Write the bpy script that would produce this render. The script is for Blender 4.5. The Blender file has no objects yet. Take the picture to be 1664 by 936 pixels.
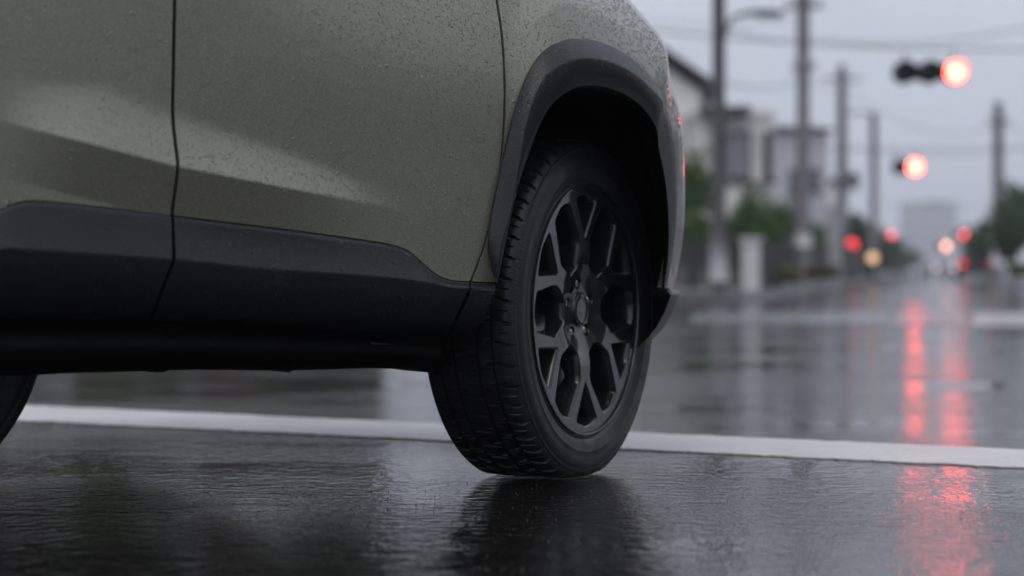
import bpy, bmesh, math, random
import numpy as np
from mathutils import Vector, Matrix
random.seed(7); RNG = np.random.default_rng(7)
S = bpy.context.scene
COL = S.collection
PI = math.pi

# ------------------------------------------------------------------ camera model (photo measured at 1664 x 936)
F, CU, HV, CH = 3080.0, 832.0, 440.0, 0.435      # focal length in px, centre column, horizon row, lens height

def at(u, Y, v=None, z=None):
    X = (u - CU) / F * Y
    if z is None:
        z = CH + (HV - v) / F * Y
    return Vector((X, Y, z))

# ------------------------------------------------------------------ helpers
def link(name, me, mat=None, parent=None, loc=None, smooth=None):
    o = bpy.data.objects.new(name, me)
    COL.objects.link(o)
    if mat is not None:
        me.materials.append(mat)
    if smooth is not None:
        me.polygons.foreach_set('use_smooth', [smooth] * len(me.polygons))
    if parent is not None:
        o.parent = parent
    return o

def mesh(name, verts, faces, mat, parent=None, smooth=True, origin=None):
    v = np.asarray(verts, float)
    if origin is not None:
        v = v - np.asarray(origin, float)
    me = bpy.data.meshes.new(name)
    me.from_pydata([tuple(p) for p in v], [], [tuple(int(i) for i in f) for f in faces])
    me.update()
    return link(name, me, mat, parent, smooth=smooth)

def tag(o, label=None, cat=None, group=None, kind=None):
    if label: o['label'] = label
    if cat: o['category'] = cat
    if group: o['group'] = group
    if kind: o['kind'] = kind
    return o

def empty(name, loc, label, cat, group=None, rz=0.0):
    o = bpy.data.objects.new(name, None)
    COL.objects.link(o)
    o.location = loc
    o.rotation_euler = (0, 0, rz)
    o.empty_display_size = 0.2
    return tag(o, label, cat, group)

class MB:
    """collects boxes, tubes, lathes into one mesh"""
    def __init__(s): s.v = []; s.f = []
    def add(s, v, f):
        b = len(s.v); s.v += [tuple(p) for p in v]; s.f += [tuple(i + b for i in q) for q in f]; return s
    def box(s, c, d, rz=0.0):
        cx, cy, cz = c; a, b, h = d[0]/2, d[1]/2, d[2]/2
        ca, sa = math.cos(rz), math.sin(rz)
        v = [(cx + x*ca - y*sa, cy + x*sa + y*ca, cz + z) for x in (-a, a) for y in (-b, b) for z in (-h, h)]
        return s.add(v, [(0,1,3,2), (4,6,7,5), (0,4,5,1), (2,3,7,6), (0,2,6,4), (1,5,7,3)])
    def tube(s, pts, r, n=10, caps=True):
        pts = [Vector(p) for p in pts]
        rs = r if isinstance(r, (list, tuple)) else [r]*len(pts)
        v = []; f = []
        for i, p in enumerate(pts):
            t = (pts[min(i+1, len(pts)-1)] - pts[max(i-1, 0)]).normalized()
            up = Vector((0,0,1)) if abs(t.z) < .95 else Vector((1,0,0))
            a = t.cross(up).normalized(); b = t.cross(a)
            for k in range(n):
                w = 2*PI*k/n
                v.append(p + rs[i]*(a*math.cos(w) + b*math.sin(w)))
        for i in range(len(pts)-1):
            for k in range(n):
                k2 = (k+1) % n
                f.append((i*n+k, i*n+k2, (i+1)*n+k2, (i+1)*n+k))
        if caps:
            f.append(tuple(range(n))); f.append(tuple((len(pts)-1)*n + k for k in reversed(range(n))))
        return s.add(v, f)
    def lathe(s, prof, fr, n=48, closed=False):
        """prof: (axial, radius); fr(axial, a, b) -> world point"""
        v = []; f = []
        for (x, r) in prof:
            for k in range(n):
                w = 2*PI*k/n
                v.append(fr(x, r*math.sin(w), r*math.cos(w)))
        m = len(prof)
        for i in range(m if closed else m-1):
            j = (i+1) % m
            for k in range(n):
                k2 = (k+1) % n
                f.append((i*n+k, i*n+k2, j*n+k2, j*n+k))
        return s.add(v, f)
    def disc(s, c, nrm, r, n=24, dome=0.0, rings=4):
        c = Vector(c); nrm = Vector(nrm).normalized()
        a = nrm.cross(Vector((0,0,1))).normalized(); b = nrm.cross(a)
        v = [c + nrm*dome]; f = []
        for i in range(1, rings+1):
            q = i/rings
            for k in range(n):
                w = 2*PI*k/n
                v.append(c + (a*math.cos(w) + b*math.sin(w))*r*q + nrm*dome*(1-q*q))
        for k in range(n):
            f.append((0, 1+k, 1+(k+1) % n))
        for i in range(rings-1):
            for k in range(n):
                k2 = (k+1) % n
                f.append((1+i*n+k, 1+(i+1)*n+k, 1+(i+1)*n+k2, 1+i*n+k2))
        return s.add(v, f)
    def build(s, name, mat, parent=None, smooth=False, origin=None):
        return mesh(name, s.v, s.f, mat, parent, smooth, origin)

# ------------------------------------------------------------------ material helpers
def mat(name):
    m = bpy.data.materials.new(name); m.use_nodes = True
    nt = m.node_tree
    return m, nt, nt.nodes['Principled BSDF']

def nd(nt, typ, **kw):
    n = nt.nodes.new(typ)
    for k, v in kw.items():
        if k.startswith('i_'):
            key = k[2:].replace('_', ' ')
            n.inputs[key].default_value = v
        else:
            setattr(n, k, v)
    return n

def math_n(nt, op, a, b=None, c=None, clamp=False):
    n = nt.nodes.new('ShaderNodeMath'); n.operation = op; n.use_clamp = clamp
    for i, x in enumerate((a, b, c)):
        if x is None: continue
        if isinstance(x, (int, float)): n.inputs[i].default_value = x
        else: nt.links.new(x, n.inputs[i])
    return n.outputs[0]

def ramp(nt, fac, stops):
    n = nt.nodes.new('ShaderNodeMapRange'); n.clamp = True
    nt.links.new(fac, n.inputs['Value'])
    n.inputs['From Min'].default_value, n.inputs['From Max'].default_value = stops[0], stops[1]
    n.inputs['To Min'].default_value, n.inputs['To Max'].default_value = stops[2], stops[3]
    return n.outputs[0]

def coords(nt, scale=(1,1,1), rot=(0,0,0), kind='Object'):
    tc = nt.nodes.new('ShaderNodeTexCoord')
    mp = nt.nodes.new('ShaderNodeMapping')
    mp.inputs['Scale'].default_value = scale
    mp.inputs['Rotation'].default_value = rot
    nt.links.new(tc.outputs[kind], mp.inputs['Vector'])
    return mp.outputs['Vector']

def noise(nt, vec, scale, detail=4, rough=.55, out='Fac'):
    n = nt.nodes.new('ShaderNodeTexNoise')
    n.inputs['Scale'].default_value = scale; n.inputs['Detail'].default_value = detail
    n.inputs['Roughness'].default_value = rough
    nt.links.new(vec, n.inputs['Vector'])
    return n.outputs[out]

def mixcol(nt, fac, a, b):
    n = nt.nodes.new('ShaderNodeMix'); n.data_type = 'RGBA'
    if isinstance(fac, (int, float)): n.inputs[0].default_value = fac
    else: nt.links.new(fac, n.inputs[0])
    for i, c in ((6, a), (7, b)):
        if isinstance(c, (tuple, list)): n.inputs[i].default_value = (*c, 1) if len(c) == 3 else c
        else: nt.links.new(c, n.inputs[i])
    return n.outputs[2]

def bump(nt, height, strength, dist, prev=None):
    n = nt.nodes.new('ShaderNodeBump')
    n.inputs['Strength'].default_value = strength; n.inputs['Distance'].default_value = dist
    nt.links.new(height, n.inputs['Height'])
    if prev is not None: nt.links.new(prev, n.inputs['Normal'])
    return n.outputs[0]

def droplets(nt, vec, scale, keep, prev=None, dist=.0007, strength=1.0, patch=None):
    """little domes of water: one per Voronoi cell, random size, some missing"""
    v = nt.nodes.new('ShaderNodeTexVoronoi'); v.inputs['Scale'].default_value = scale
    v.inputs['Randomness'].default_value = .95
    nt.links.new(vec, v.inputs['Vector'])
    sep = nt.nodes.new('ShaderNodeSeparateColor'); nt.links.new(v.outputs['Color'], sep.inputs[0])
    rad = ramp(nt, sep.outputs[0], (1-keep, 1.0, 0.0, 0.42))
    if patch is not None:
        rad = math_n(nt, 'MULTIPLY', rad, patch)
    q = math_n(nt, 'DIVIDE', v.outputs['Distance'], math_n(nt, 'ADD', rad, .0001))
    h = math_n(nt, 'SUBTRACT', 1.0, math_n(nt, 'MULTIPLY', q, q), clamp=True)
    h = math_n(nt, 'SQRT', h)
    h = math_n(nt, 'MULTIPLY', h, rad)
    return bump(nt, h, strength, dist, prev)

def simple(name, col, rough=.6, metal=0.0, var=.25, nscale=6.0, spec=.5, bumpd=0.0):
    m, nt, b = mat(name)
    vec = coords(nt)
    n = noise(nt, vec, nscale, 5)
    lo = tuple(c*(1-var) for c in col); hi = tuple(min(1, c*(1+var)) for c in col)
    nt.links.new(mixcol(nt, n, lo, hi), b.inputs['Base Color'])
    nt.links.new(ramp(nt, noise(nt, vec, nscale*2.3, 3), (.3, .7, max(.02, rough-.12), min(1, rough+.12))), b.inputs['Roughness'])
    b.inputs['Metallic'].default_value = metal
    b.inputs['Specular IOR Level'].default_value = spec
    if bumpd: nt.links.new(bump(nt, noise(nt, vec, nscale*8, 4), .6, bumpd), b.inputs['Normal'])
    return m

def glow(name, col, strength):
    m, nt, b = mat(name)
    b.inputs['Base Color'].default_value = (col[0]*.4, col[1]*.4, col[2]*.4, 1)
    b.inputs['Roughness'].default_value = .3
    # a lens: brightest in its middle cells
    vec = coords(nt)
    n = noise(nt, vec, 40, 2)
    b.inputs['Emission Color'].default_value = (*col, 1)
    nt.links.new(ramp(nt, n, (.3, .7, strength*.8, strength*1.2)), b.inputs['Emission Strength'])
    return m

# ------------------------------------------------------------------ materials
def make_paint():
    m, nt, b = mat('olive_paint')
    vec = coords(nt)
    n = noise(nt, vec, 2.2, 6, .6)
    bead_glint = noise(nt, vec, 420, 2)
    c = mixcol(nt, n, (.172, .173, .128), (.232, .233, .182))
    c = mixcol(nt, ramp(nt, bead_glint, (.45, .72, 0, .55)), c, (.36, .365, .31))  # pale specks painted into the base colour for the glint of fine rain beads
    nt.links.new(c, b.inputs['Base Color'])
    b.inputs['Metallic'].default_value = .55
    nt.links.new(ramp(nt, n, (.3, .7, .36, .46)), b.inputs['Roughness'])
    b.inputs['Coat Weight'].default_value = .55
    b.inputs['Specular IOR Level'].default_value = .3
    b.inputs['Coat IOR'].default_value = 1.45
    nt.links.new(ramp(nt, noise(nt, vec, 5, 5), (.35, .65, .04, .16)), b.inputs['Coat Roughness'])
    patch = ramp(nt, noise(nt, vec, 3.2, 3), (.3, .6, .55, 1.0))
    d = droplets(nt, vec, 190, .6, None, .0016, 1.0, patch)
    d = droplets(nt, vec, 95, .3, d, .0028, 1.0, patch)
    nt.links.new(d, b.inputs['Coat Normal'])
    d2 = droplets(nt, vec, 95, .3, None, .0020, .8, patch)
    nt.links.new(d2, b.inputs['Normal'])
    return m

def make_trim(name='black_trim', col=(.0095, .010, .0125), rough=.4):
    m, nt, b = mat(name)
    vec = coords(nt)
    n = noise(nt, vec, 4, 5)
    nt.links.new(mixcol(nt, n, tuple(x*.75 for x in col), tuple(x*1.3 for x in col)), b.inputs['Base Color'])
    nt.links.new(ramp(nt, n, (.3, .7, rough-.08, rough+.08)), b.inputs['Roughness'])
    b.inputs['Coat Weight'].default_value = .05
    b.inputs['Coat Roughness'].default_value = .25
    b.inputs['Specular IOR Level'].default_value = .36
    g = bump(nt, noise(nt, vec, 480, 3), .35, .0006)
    patch = ramp(nt, noise(nt, vec, 5, 3), (.3, .6, .45, 1.0))
    d = droplets(nt, vec, 190, .6, g, .0018, 1.0, patch)
    d = droplets(nt, vec, 90, .3, d, .0030, 1.0, patch)
    nt.links.new(d, b.inputs['Normal']); nt.links.new(d, b.inputs['Coat Normal'])
    return m

def make_rubber():
    m, nt, b = mat('wet_rubber')
    vec = coords(nt)
    n = noise(nt, vec, 14, 6, .65)
    nt.links.new(mixcol(nt, n, (.009, .009, .0097), (.020, .020, .022)), b.inputs['Base Color'])
    nt.links.new(ramp(nt, noise(nt, vec, 22, 5), (.3, .7, .32, .6)), b.inputs['Roughness'])
    g = bump(nt, noise(nt, vec, 260, 3), .4, .0006)
    d = droplets(nt, vec, 150, .35, g, .0009, 1.0)
    nt.links.new(d, b.inputs['Normal'])
    return m

def make_rim_black():
    m, nt, b = mat('gloss_black_rim')
    vec = coords(nt)
    n = noise(nt, vec, 9, 5)
    nt.links.new(mixcol(nt, n, (.010, .011, .012), (.019, .0205, .023)), b.inputs['Base Color'])
    nt.links.new(ramp(nt, n, (.3, .7, .18, .3)), b.inputs['Roughness'])
    b.inputs['Specular IOR Level'].default_value = .3
    b.inputs['Coat Weight'].default_value = .7
    b.inputs['Coat Roughness'].default_value = .06
    b.inputs['Metallic'].default_value = .25
    d = droplets(nt, vec, 170, .22, None, .0008, 1.0)
    nt.links.new(d, b.inputs['Coat Normal'])
    return m

def make_asphalt():
    m, nt, b = mat('wet_asphalt')
    geo = nt.nodes.new('ShaderNodeNewGeometry')
    pos = geo.outputs['Position']
    def mp(scale, rot=0.0):
        q = nt.nodes.new('ShaderNodeMapping'); q.inputs['Scale'].default_value = scale
        q.inputs['Rotation'].default_value = (0, 0, rot)
        nt.links.new(pos, q.inputs['Vector']); return q.outputs[0]
    agg = nt.nodes.new('ShaderNodeTexVoronoi'); agg.inputs['Scale'].default_value = 130
    nt.links.new(pos, agg.inputs['Vector'])
    sep = nt.nodes.new('ShaderNodeSeparateColor'); nt.links.new(agg.outputs['Color'], sep.inputs[0])
    base = mixcol(nt, noise(nt, pos, 3.5, 6), (.005, .0048, .0046), (.011, .0105, .010))
    stone = ramp(nt, sep.outputs[0], (.8, 1.0, 0, .6))
    c = mixcol(nt, stone, base, (.05, .042, .034))
    nt.links.new(c, b.inputs['Base Color'])
    # puddled areas are smooth, drained areas show the stones
    wet = ramp(nt, noise(nt, mp((.55, .95, 1), .25), 1.0, 4, .6), (.42, .62, 0, 1))
    nt.links.new(ramp(nt, wet, (0, 1, .09, .03)), b.inputs['Roughness'])
    b.inputs['IOR'].default_value = 1.36
    # slow swell of the surface and film
    h0 = noise(nt, mp((.35, 1.1, 1), .2), 1.0, 3, .5)
    n0 = bump(nt, h0, .5, .012)
    h1 = noise(nt, mp((.4, 1.3, 1), .1), 9, 4, .6)
    n1 = bump(nt, h1, .6, .0022, n0)
    sxyz = nt.nodes.new('ShaderNodeSeparateXYZ'); nt.links.new(pos, sxyz.inputs[0])
    across = math_n(nt, 'ADD', sxyz.outputs[1], math_n(nt, 'MULTIPLY', sxyz.outputs[0], .6))
    drained = ramp(nt, across, (4.7, 5.1, 1.0, .0))
    h2 = noise(nt, mp((.28, 1.1, 1), .06), 58, 3, .62)
    h2b = noise(nt, mp((1.1, .9, 1), .10), 28, 2, .5)
    dry = math_n(nt, 'SUBTRACT', 1.15, wet)
    n2 = bump(nt, math_n(nt, 'MULTIPLY', h2, dry), .9, .0017, n1)
    n2 = bump(nt, math_n(nt, 'MULTIPLY', h2b, math_n(nt, 'MULTIPLY', drained, ramp(nt, wet, (0, 1, 1.0, .55)))), .9, .0028, n2)
    st = math_n(nt, 'MULTIPLY', math_n(nt, 'SUBTRACT', .6, agg.outputs['Distance']), dry)
    n3 = bump(nt, st, .7, .0005, n2)
    nt.links.new(n3, b.inputs['Normal'])
    return m

def make_roadpaint():
    m, nt, b = mat('wet_road_paint')
    geo = nt.nodes.new('ShaderNodeNewGeometry'); pos = geo.outputs['Position']
    w = noise(nt, pos, 26, 6, .7)
    w2 = noise(nt, pos, 4, 4, .6)
    c = mixcol(nt, ramp(nt, w2, (.35, .7, 0, 1)), (.50, .49, .47), (.62, .61, .59))
    c = mixcol(nt, ramp(nt, w, (.56, .72, 0, .7)), c, (.22, .215, .21))
    nt.links.new(c, b.inputs['Base Color'])
    nt.links.new(ramp(nt, w2, (.3, .7, .28, .45)), b.inputs['Roughness'])
    nt.links.new(bump(nt, noise(nt, pos, 90, 4), .7, .0025), b.inputs['Normal'])
    return m

def make_leaf(name, a, c):
    m, nt, b = mat(name)
    vec = coords(nt)
    nt.links.new(mixcol(nt, noise(nt, vec, 1.6, 4), a, c), b.inputs['Base Color'])
    b.inputs['Roughness'].default_value = .5
    b.inputs['Subsurface Weight'].default_value = 0.0
    return m

def make_concrete(name, col):
    m, nt, b = mat(name)
    vec = coords(nt, (1, 1, .25))
    n = noise(nt, vec, 5, 6, .65)
    nt.links.new(mixcol(nt, n, tuple(x*.65 for x in col), tuple(x*1.25 for x in col)), b.inputs['Base Color'])
    b.inputs['Roughness'].default_value = .6
    nt.links.new(bump(nt, n, .4, .01), b.inputs['Normal'])
    return m

def make_water():
    m, nt, b = mat('rain_water')
    b.inputs['Base Color'].default_value = (1, 1, 1, 1)
    b.inputs['Roughness'].default_value = .0
    b.inputs['IOR'].default_value = 1.5
    b.inputs['Transmission Weight'].default_value = 1.0
    vec = coords(nt)
    nt.links.new(ramp(nt, noise(nt, vec, 30, 2), (.3, .7, .0, .05)), b.inputs['Roughness'])
    return m

M = dict(grit=simple('wet_grit', (.045, .04, .034), .12, 0, .5, 300), water=make_water(),
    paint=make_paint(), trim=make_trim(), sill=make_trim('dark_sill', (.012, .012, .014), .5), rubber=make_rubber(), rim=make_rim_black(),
    liner=simple('wheel_liner', (.006, .006, .006), .8, spec=.15), under=simple('underbody_black', (.004, .004, .0042), .6, spec=.15, bumpd=.002),
    chrome=simple('nut_steel', (.42, .42, .43), .22, .95, .15, 30), disc=simple('brake_steel', (.10, .10, .105), .4, .8, .3, 30),
    glass=simple('tinted_glass', (.012, .014, .015), .06), lamp_glass=simple('lamp_glass', (.35, .36, .37), .12, .3),
    worn=simple('worn_road_paint', (.10, .10, .10), .22, 0, .6, 5), worn2=simple('half_worn_road_paint', (.26, .26, .26), .3, 0, .5, 5), asphalt=make_asphalt(), roadpaint=make_roadpaint(),
    pave=simple('wet_pavement', (.13, .13, .135), .28, 0, .3, 3), kerb=make_concrete('kerb_concrete', (.22, .22, .22)),
    pole=make_concrete('pole_concrete', (.14, .14, .148)), pole_dark=make_concrete('pole_dark', (.038, .042, .044)),
    pole_pale=make_concrete('pole_pale', (.36, .36, .37)), metal=simple('grey_metal', (.16, .165, .175), .45, .4),
    darkmetal=simple('dark_metal', (.02, .024, .027), .4, .2), cable=simple('cable_black', (.03, .03, .032), .6),
    white=simple('white_render', (.74, .73, .72), .8, 0, .1, 1.2), cream=simple('cream_render', (.70, .69, .67), .8, 0, .12, 1.2),
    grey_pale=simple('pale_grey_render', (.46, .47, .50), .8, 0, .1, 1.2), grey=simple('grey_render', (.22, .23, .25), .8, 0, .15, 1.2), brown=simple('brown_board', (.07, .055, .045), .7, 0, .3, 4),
    roof=simple('slate_roof', (.055, .055, .06), .5, 0, .3, 3), frame=simple('window_frame', (.05, .052, .055), .5),
    pane=simple('window_pane', (.40, .41, .43), .12, .2), fence=simple('dark_fence', (.03, .03, .031), .6),
    bark=simple('bark', (.05, .04, .032), .8, 0, .3, 12), white_paint=simple('white_paint', (.62, .62, .62), .5),
    leaf=make_leaf('leaf_green', (.035, .075, .016), (.11, .19, .045)), leaf_dark=make_leaf('leaf_dark', (.020, .045, .014), (.06, .11, .03)),
    leaf_yellow=make_leaf('leaf_yellow', (.09, .095, .02), (.20, .18, .045)), leaf_brown=make_leaf('leaf_brown', (.07, .055, .025), (.16, .12, .045)),
    red=glow('red_lens', (1.0, .045, .03), 38.0), red2=glow('red_lens_second', (1.0, .05, .034), 36.0),
    red_small=glow('red_lens_small', (1.0, .05, .06), 2.2), red_far=glow('red_lens_far', (1.0, .10, .12), 9.0),
    amber=glow('amber_lens', (1.0, .60, .32), 1.3), amber_far=glow('amber_lens_far', (1.0, .42, .30), 6.0), head=glow('headlamp', (1.0, .80, .80), 2.0), tail=glow('tail_lamp', (1.0, .03, .03), 2.5),
    lens_off=simple('unlit_lens', (.012, .022, .024), .25), carblue=simple('dark_car_paint', (.03, .032, .036), .25, .3), carsilver=simple('silver_car_paint', (.30, .31, .33), .3, .5),
)

# ------------------------------------------------------------------ the car's side: a plan curve with a section profile
A0 = 34.0
def alpha(s, L):
    if s < 0: return A0 + 2.0*s
    if s <= L: return A0 + (86-A0)*(s/L)**.72
    q = min(1, (s-L)/.32)
    return 86 + 38*q*q*(3-2*q)
P0 = ((818-CU)/F*3.60, 3.60)
DS = .004
S_MIN, S_MAX = -2.6, 2.2
def integrate(L):
    ss = np.arange(S_MIN, S_MAX+DS/2, DS)
    a = np.radians([alpha(x, L) for x in ss])
    x = np.concatenate([[0], np.cumsum((np.cos(a[1:])+np.cos(a[:-1]))/2*DS)])
    y = np.concatenate([[0], np.cumsum((np.sin(a[1:])+np.sin(a[:-1]))/2*DS)])
    i0 = int(round(-S_MIN/DS))
    return ss, a, x - x[i0] + P0[0], y - y[i0] + P0[1]
lo, hi = .4, 2.0
for _ in range(30):
    L = (lo+hi)/2
    ss, aa, xx, yy = integrate(L)
    um = np.max(CU + F*xx/yy)
    if um < 1113: lo = L
    else: hi = L
TS, TA, TX, TY = integrate(L)
TU = CU + F*TX/TY
S_SIL = TS[int(np.argmax(TU))]
print('L', L, 'sil', S_SIL, 'depth there', TY[int(np.argmax(TU))])

def plan(s):
    x = np.interp(s, TS, TX); y = np.interp(s, TS, TY); a = np.interp(s, TS, TA)
    return x, y, np.sin(a), -np.cos(a)          # point, outward normal

def sstep(x, a, b):
    t = np.clip((x-a)/(b-a), 0, 1); return t*t*(3-2*t)

def poly_dist(u, v, poly):
    p = np.stack([u, v], -1)[..., None, :]
    a = np.array(poly, float)[:-1]; b = np.array(poly, float)[1:]
    d = b-a; t = np.clip(((p-a)*d).sum(-1)/((d*d).sum(-1)+1e-9), 0, 1)
    return np.sqrt((((a+t[..., None]*d)-p)**2).sum(-1)).min(-1)

def inside(u, v, poly):
    r = np.zeros(np.shape(u), bool); n = len(poly); j = n-1
    for i in range(n):
        (xi, yi), (xj, yj) = poly[i], poly[j]
        c = ((yi > v) != (yj > v)) & (u < (xj-xi)*(v-yi)/((yj-yi) or 1e-9)+xi)
        r ^= c; j = i
    return r

BAND = [(826, 470), (824, 300), (826, 180), (834, 105), (848, 62), (873, 33), (908, 15), (936, 15), (989, 32), (1042, 67), (1070, 99), (1092, 150), (1106, 220), (1120, 330), (1120, 470)]
CR_U = [-300, 0, 35, 285, 500, 700, 820]; CR_V = [125, 196, 205, 270, 312, 350, 372]
UP_U = [-300, 0, 60, 170, 285, 440, 560, 700, 820]; UP_V = [70, 120, 132, 138, 182, 236, 283, 345, 372]

def offs(u, v, s, z):
    """outward offset of the skin (m)"""
    k = .10 + .55*sstep(s, -.75, -.05) + .38*sstep(s, .0, .5)
    o = -k*np.clip(z-.70, 0, None)**2
    o = o - .16*np.clip(.60-z, 0, None)**2 * sstep(s, .3, .8)*4
    # pressed scoop along the doors
    cv = np.interp(u, CR_U, CR_V); uv = np.interp(u, UP_U, UP_V)
    amp = sstep(u, -40, 160)*(1-sstep(u, 470, 730))
    hgt = np.maximum(cv-uv, 1)
    up = sstep(v, uv-12, cv-6)**1.0
    lin = np.clip((v-uv+10)/(hgt+10), 0, 1)
    lin = lin*lin*(1.6-.6*lin)
    below = np.clip((v-cv)/90., 0, 1)
    bump_ = np.where(v < cv, lin, 1-.72*below)
    o = o + .024*amp*bump_*np.clip(hgt/62., .0, 1.15)
    # swollen wheel arch
    d = np.where(inside(u, v, BAND), 0, poly_dist(u, v, BAND))
    w = sstep(u, 818, 915)*(1-sstep(u, 1055, 1098))
    o = o + .034*(1-sstep(d, 0, 66))*w
    return o

def surf(s, z, extra=0.0, feat=True):
    s = np.asarray(s, float); z = np.asarray(z, float)
    x, y, nx, ny = plan(s)
    o = np.zeros(np.shape(x))
    for _ in range(4):
        X = x+nx*o; Y = y+ny*o
        u = CU+F*X/Y; v = HV-F*(z-CH)/Y
        o = offs(u, v, s, z)
    o = o + extra
    return np.stack([x+nx*o, y+ny*o, z+0*x], -1)

def px2sz(u, v, extra=0.0):
    u = np.asarray(u, float); v = np.asarray(v, float)
    i1 = int(np.argmax(TU))
    s = np.interp(u, TU[:i1+1], TS[:i1+1])
    for _ in range(25):
        x, y, nx, ny = plan(s)
        z = CH+(HV-v)/F*y
        o = offs(u, v, s, z) + extra
        x1, y1, nx1, ny1 = plan(s+.004)
        f0 = CU+F*(x+nx*o)/(y+ny*o); f1 = CU+F*(x1+nx1*o)/(y1+ny1*o)
        g = np.maximum((f1-f0)/.004, 60.)
        s = np.clip(s+np.clip((u-f0)/g, -.08, .08)*.8, S_MIN, S_SIL)
    x, y, nx, ny = plan(s)
    Y = y+ny*o
    return s, CH+(HV-v)/F*Y

def P3(u, v, extra=0.0):
    s, z = px2sz(u, v, extra)
    return surf(s, z, extra)

def resample(pl, n):
    p = np.array(pl, float)
    # soften the polyline (Catmull-Rom) before resampling
    q = []
    for i in range(len(p)-1):
        a = p[max(i-1, 0)]; b = p[i]; c = p[i+1]; d = p[min(i+2, len(p)-1)]
        for t in np.linspace(0, 1, 12, endpoint=False):
            q.append(.5*((2*b)+(-a+c)*t+(2*a-5*b+4*c-d)*t*t+(-a+3*b-3*c+d)*t**3))
    q.append(p[-1]); q = np.array(q)
    l = np.concatenate([[0], np.cumsum(np.linalg.norm(np.diff(q, axis=0), axis=1))])
    t = np.linspace(0, l[-1], n)
    return np.stack([np.interp(t, l, q[:, k]) for k in range(q.shape[1])], -1)

def coons(bot, top, left, right, nu, nv):
    B = bot if len(bot) == nu else resample(bot, nu); T = top if len(top) == nu else resample(top, nu)
    Lf = left if len(left) == nv else resample(left, nv); R = right if len(right) == nv else resample(right, nv)
    B, T, Lf, R = map(np.asarray, (B, T, Lf, R))
    a = np.linspace(0, 1, nu)[:, None, None]; b = np.linspace(0, 1, nv)[None, :, None]
    g = (1-b)*B[:, None]+b*T[:, None]+(1-a)*Lf[None]+a*R[None]
    g = g-((1-a)*(1-b)*B[0]+a*(1-b)*B[-1]+(1-a)*b*T[0]+a*b*T[-1])
    return g

def grid_faces(nu, nv, off=0):
    return [(off+i*nv+j, off+(i+1)*nv+j, off+(i+1)*nv+j+1, off+i*nv+j+1) for i in range(nu-1) for j in range(nv-1)]

def border(nu, nv):
    return [i*nv for i in range(nu)]+[(nu-1)*nv+j for j in range(1, nv)]+[i*nv+nv-1 for i in range(nu-2, -1, -1)]+[j for j in range(nv-2, 0, -1)]

# root of the car and its mirror plane
CAR_F = np.array([math.cos(math.radians(A0)), math.sin(math.radians(A0)), 0])
CAR_IN = np.array([-CAR_F[1], CAR_F[0], 0])
MIDP = np.array([P0[0], P0[1], 0])+CAR_IN*.90
ROOT = np.array([MIDP[0]-CAR_F[0]*.5, MIDP[1]-CAR_F[1]*.5, 0])
car = empty('parked_car', tuple(ROOT), 'olive grey crossover with black cladding, standing on wet asphalt at the white line', 'car')
def mirror(p):
    p = np.asarray(p, float)
    return p-2*((p-MIDP) @ CAR_IN)[..., None]*CAR_IN

def part(name, verts, faces, m, smooth=True, both=True, parent=None, label=None):
    o = mesh(name, verts, faces, m, parent or car, smooth, ROOT)
    o['near'] = 1
    if label: o['label'] = label
    if both and parent is None:
        mesh(name, mirror(np.asarray(verts)), [tuple(reversed(f)) for f in faces], m, car, smooth, ROOT)
    return o

def skin_panel(name, szgrid, m, extra=0.0, depth=.022, both=True, label=None, parent=None):
    """a pressed panel: grid over (s, z) with a turned-in flange at its edge"""
    nu, nv = szgrid.shape[:2]
    g = surf(szgrid[..., 0], szgrid[..., 1], extra)
    V = g.reshape(-1, 3)
    Fc = grid_faces(nu, nv)
    bd = border(nu, nv)
    sb = szgrid.reshape(-1, 2)[bd]
    _, _, nx, ny = plan(sb[:, 0])
    N = np.stack([nx, ny, 0*nx], -1)
    # ring that rounds the edge over, then the flange
    ctr = V.mean(0)
    r1 = V[bd]-N*.0015
    r2 = V[bd]-N*depth
    b0 = len(V)
    V = np.concatenate([V, V[bd], r1, r2]); n = len(bd)
    for k in range(n):
        k2 = (k+1) % n
        Fc.append((b0+k, b0+n+k, b0+n+k2, b0+k2)); Fc.append((b0+n+k, b0+2*n+k, b0+2*n+k2, b0+n+k2))
    return part(name, V, Fc, m, True, both, parent, label)

def px_panel(name, bot, top, left, right, nu, nv, m, **kw):
    g = coons(bot, top, left, right, nu, nv)
    s, z = px2sz(g[..., 0], g[..., 1], kw.get('extra', 0.0))
    return skin_panel(name, np.stack([s, z], -1), m, **kw)

# gap lines (photo px)
TOPV = -190
GAP_A = [(285, TOPV), (285, -60), (284, 0), (282, 110), (281, 185), (285, 232), (289, 268), (286, 300), (281, 336), (280, 350)]
GAP_B = [(792, TOPV), (800, -70), (808, 0), (816, 60), (820, 130), (819, 200), (812, 285), (800, 350), (785, 405), (770, 445), (765, 457)]
def shift(pl, du, dv=0): return [(a+du, b+dv) for a, b in pl]

# --- doors
fd_bot = [(283, 350), (400, 364), (480, 374), (560, 385), (610, 392), (640, 398), (662, 406), (682, 422), (700, 438), (716, 449), (735, 455), (763, 457)]
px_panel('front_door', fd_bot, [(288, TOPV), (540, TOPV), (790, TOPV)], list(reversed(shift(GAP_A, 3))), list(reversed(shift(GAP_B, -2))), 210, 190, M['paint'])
RD_L = [(-62, 430), (-58, 395), (-70, 300), (-90, 200), (-95, 60), (-90, TOPV)]
rd_bot = [(-62, 430), (-40, 388), (-15, 352), (10, 334), (40, 325), (75, 325), (150, 332), (220, 340), (277, 348)]
px_panel('rear_door', rd_bot, [(-90, TOPV), (100, TOPV), (282, TOPV)], RD_L, list(reversed(shift(GAP_A, -3))), 150, 170, M['paint'])

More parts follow.
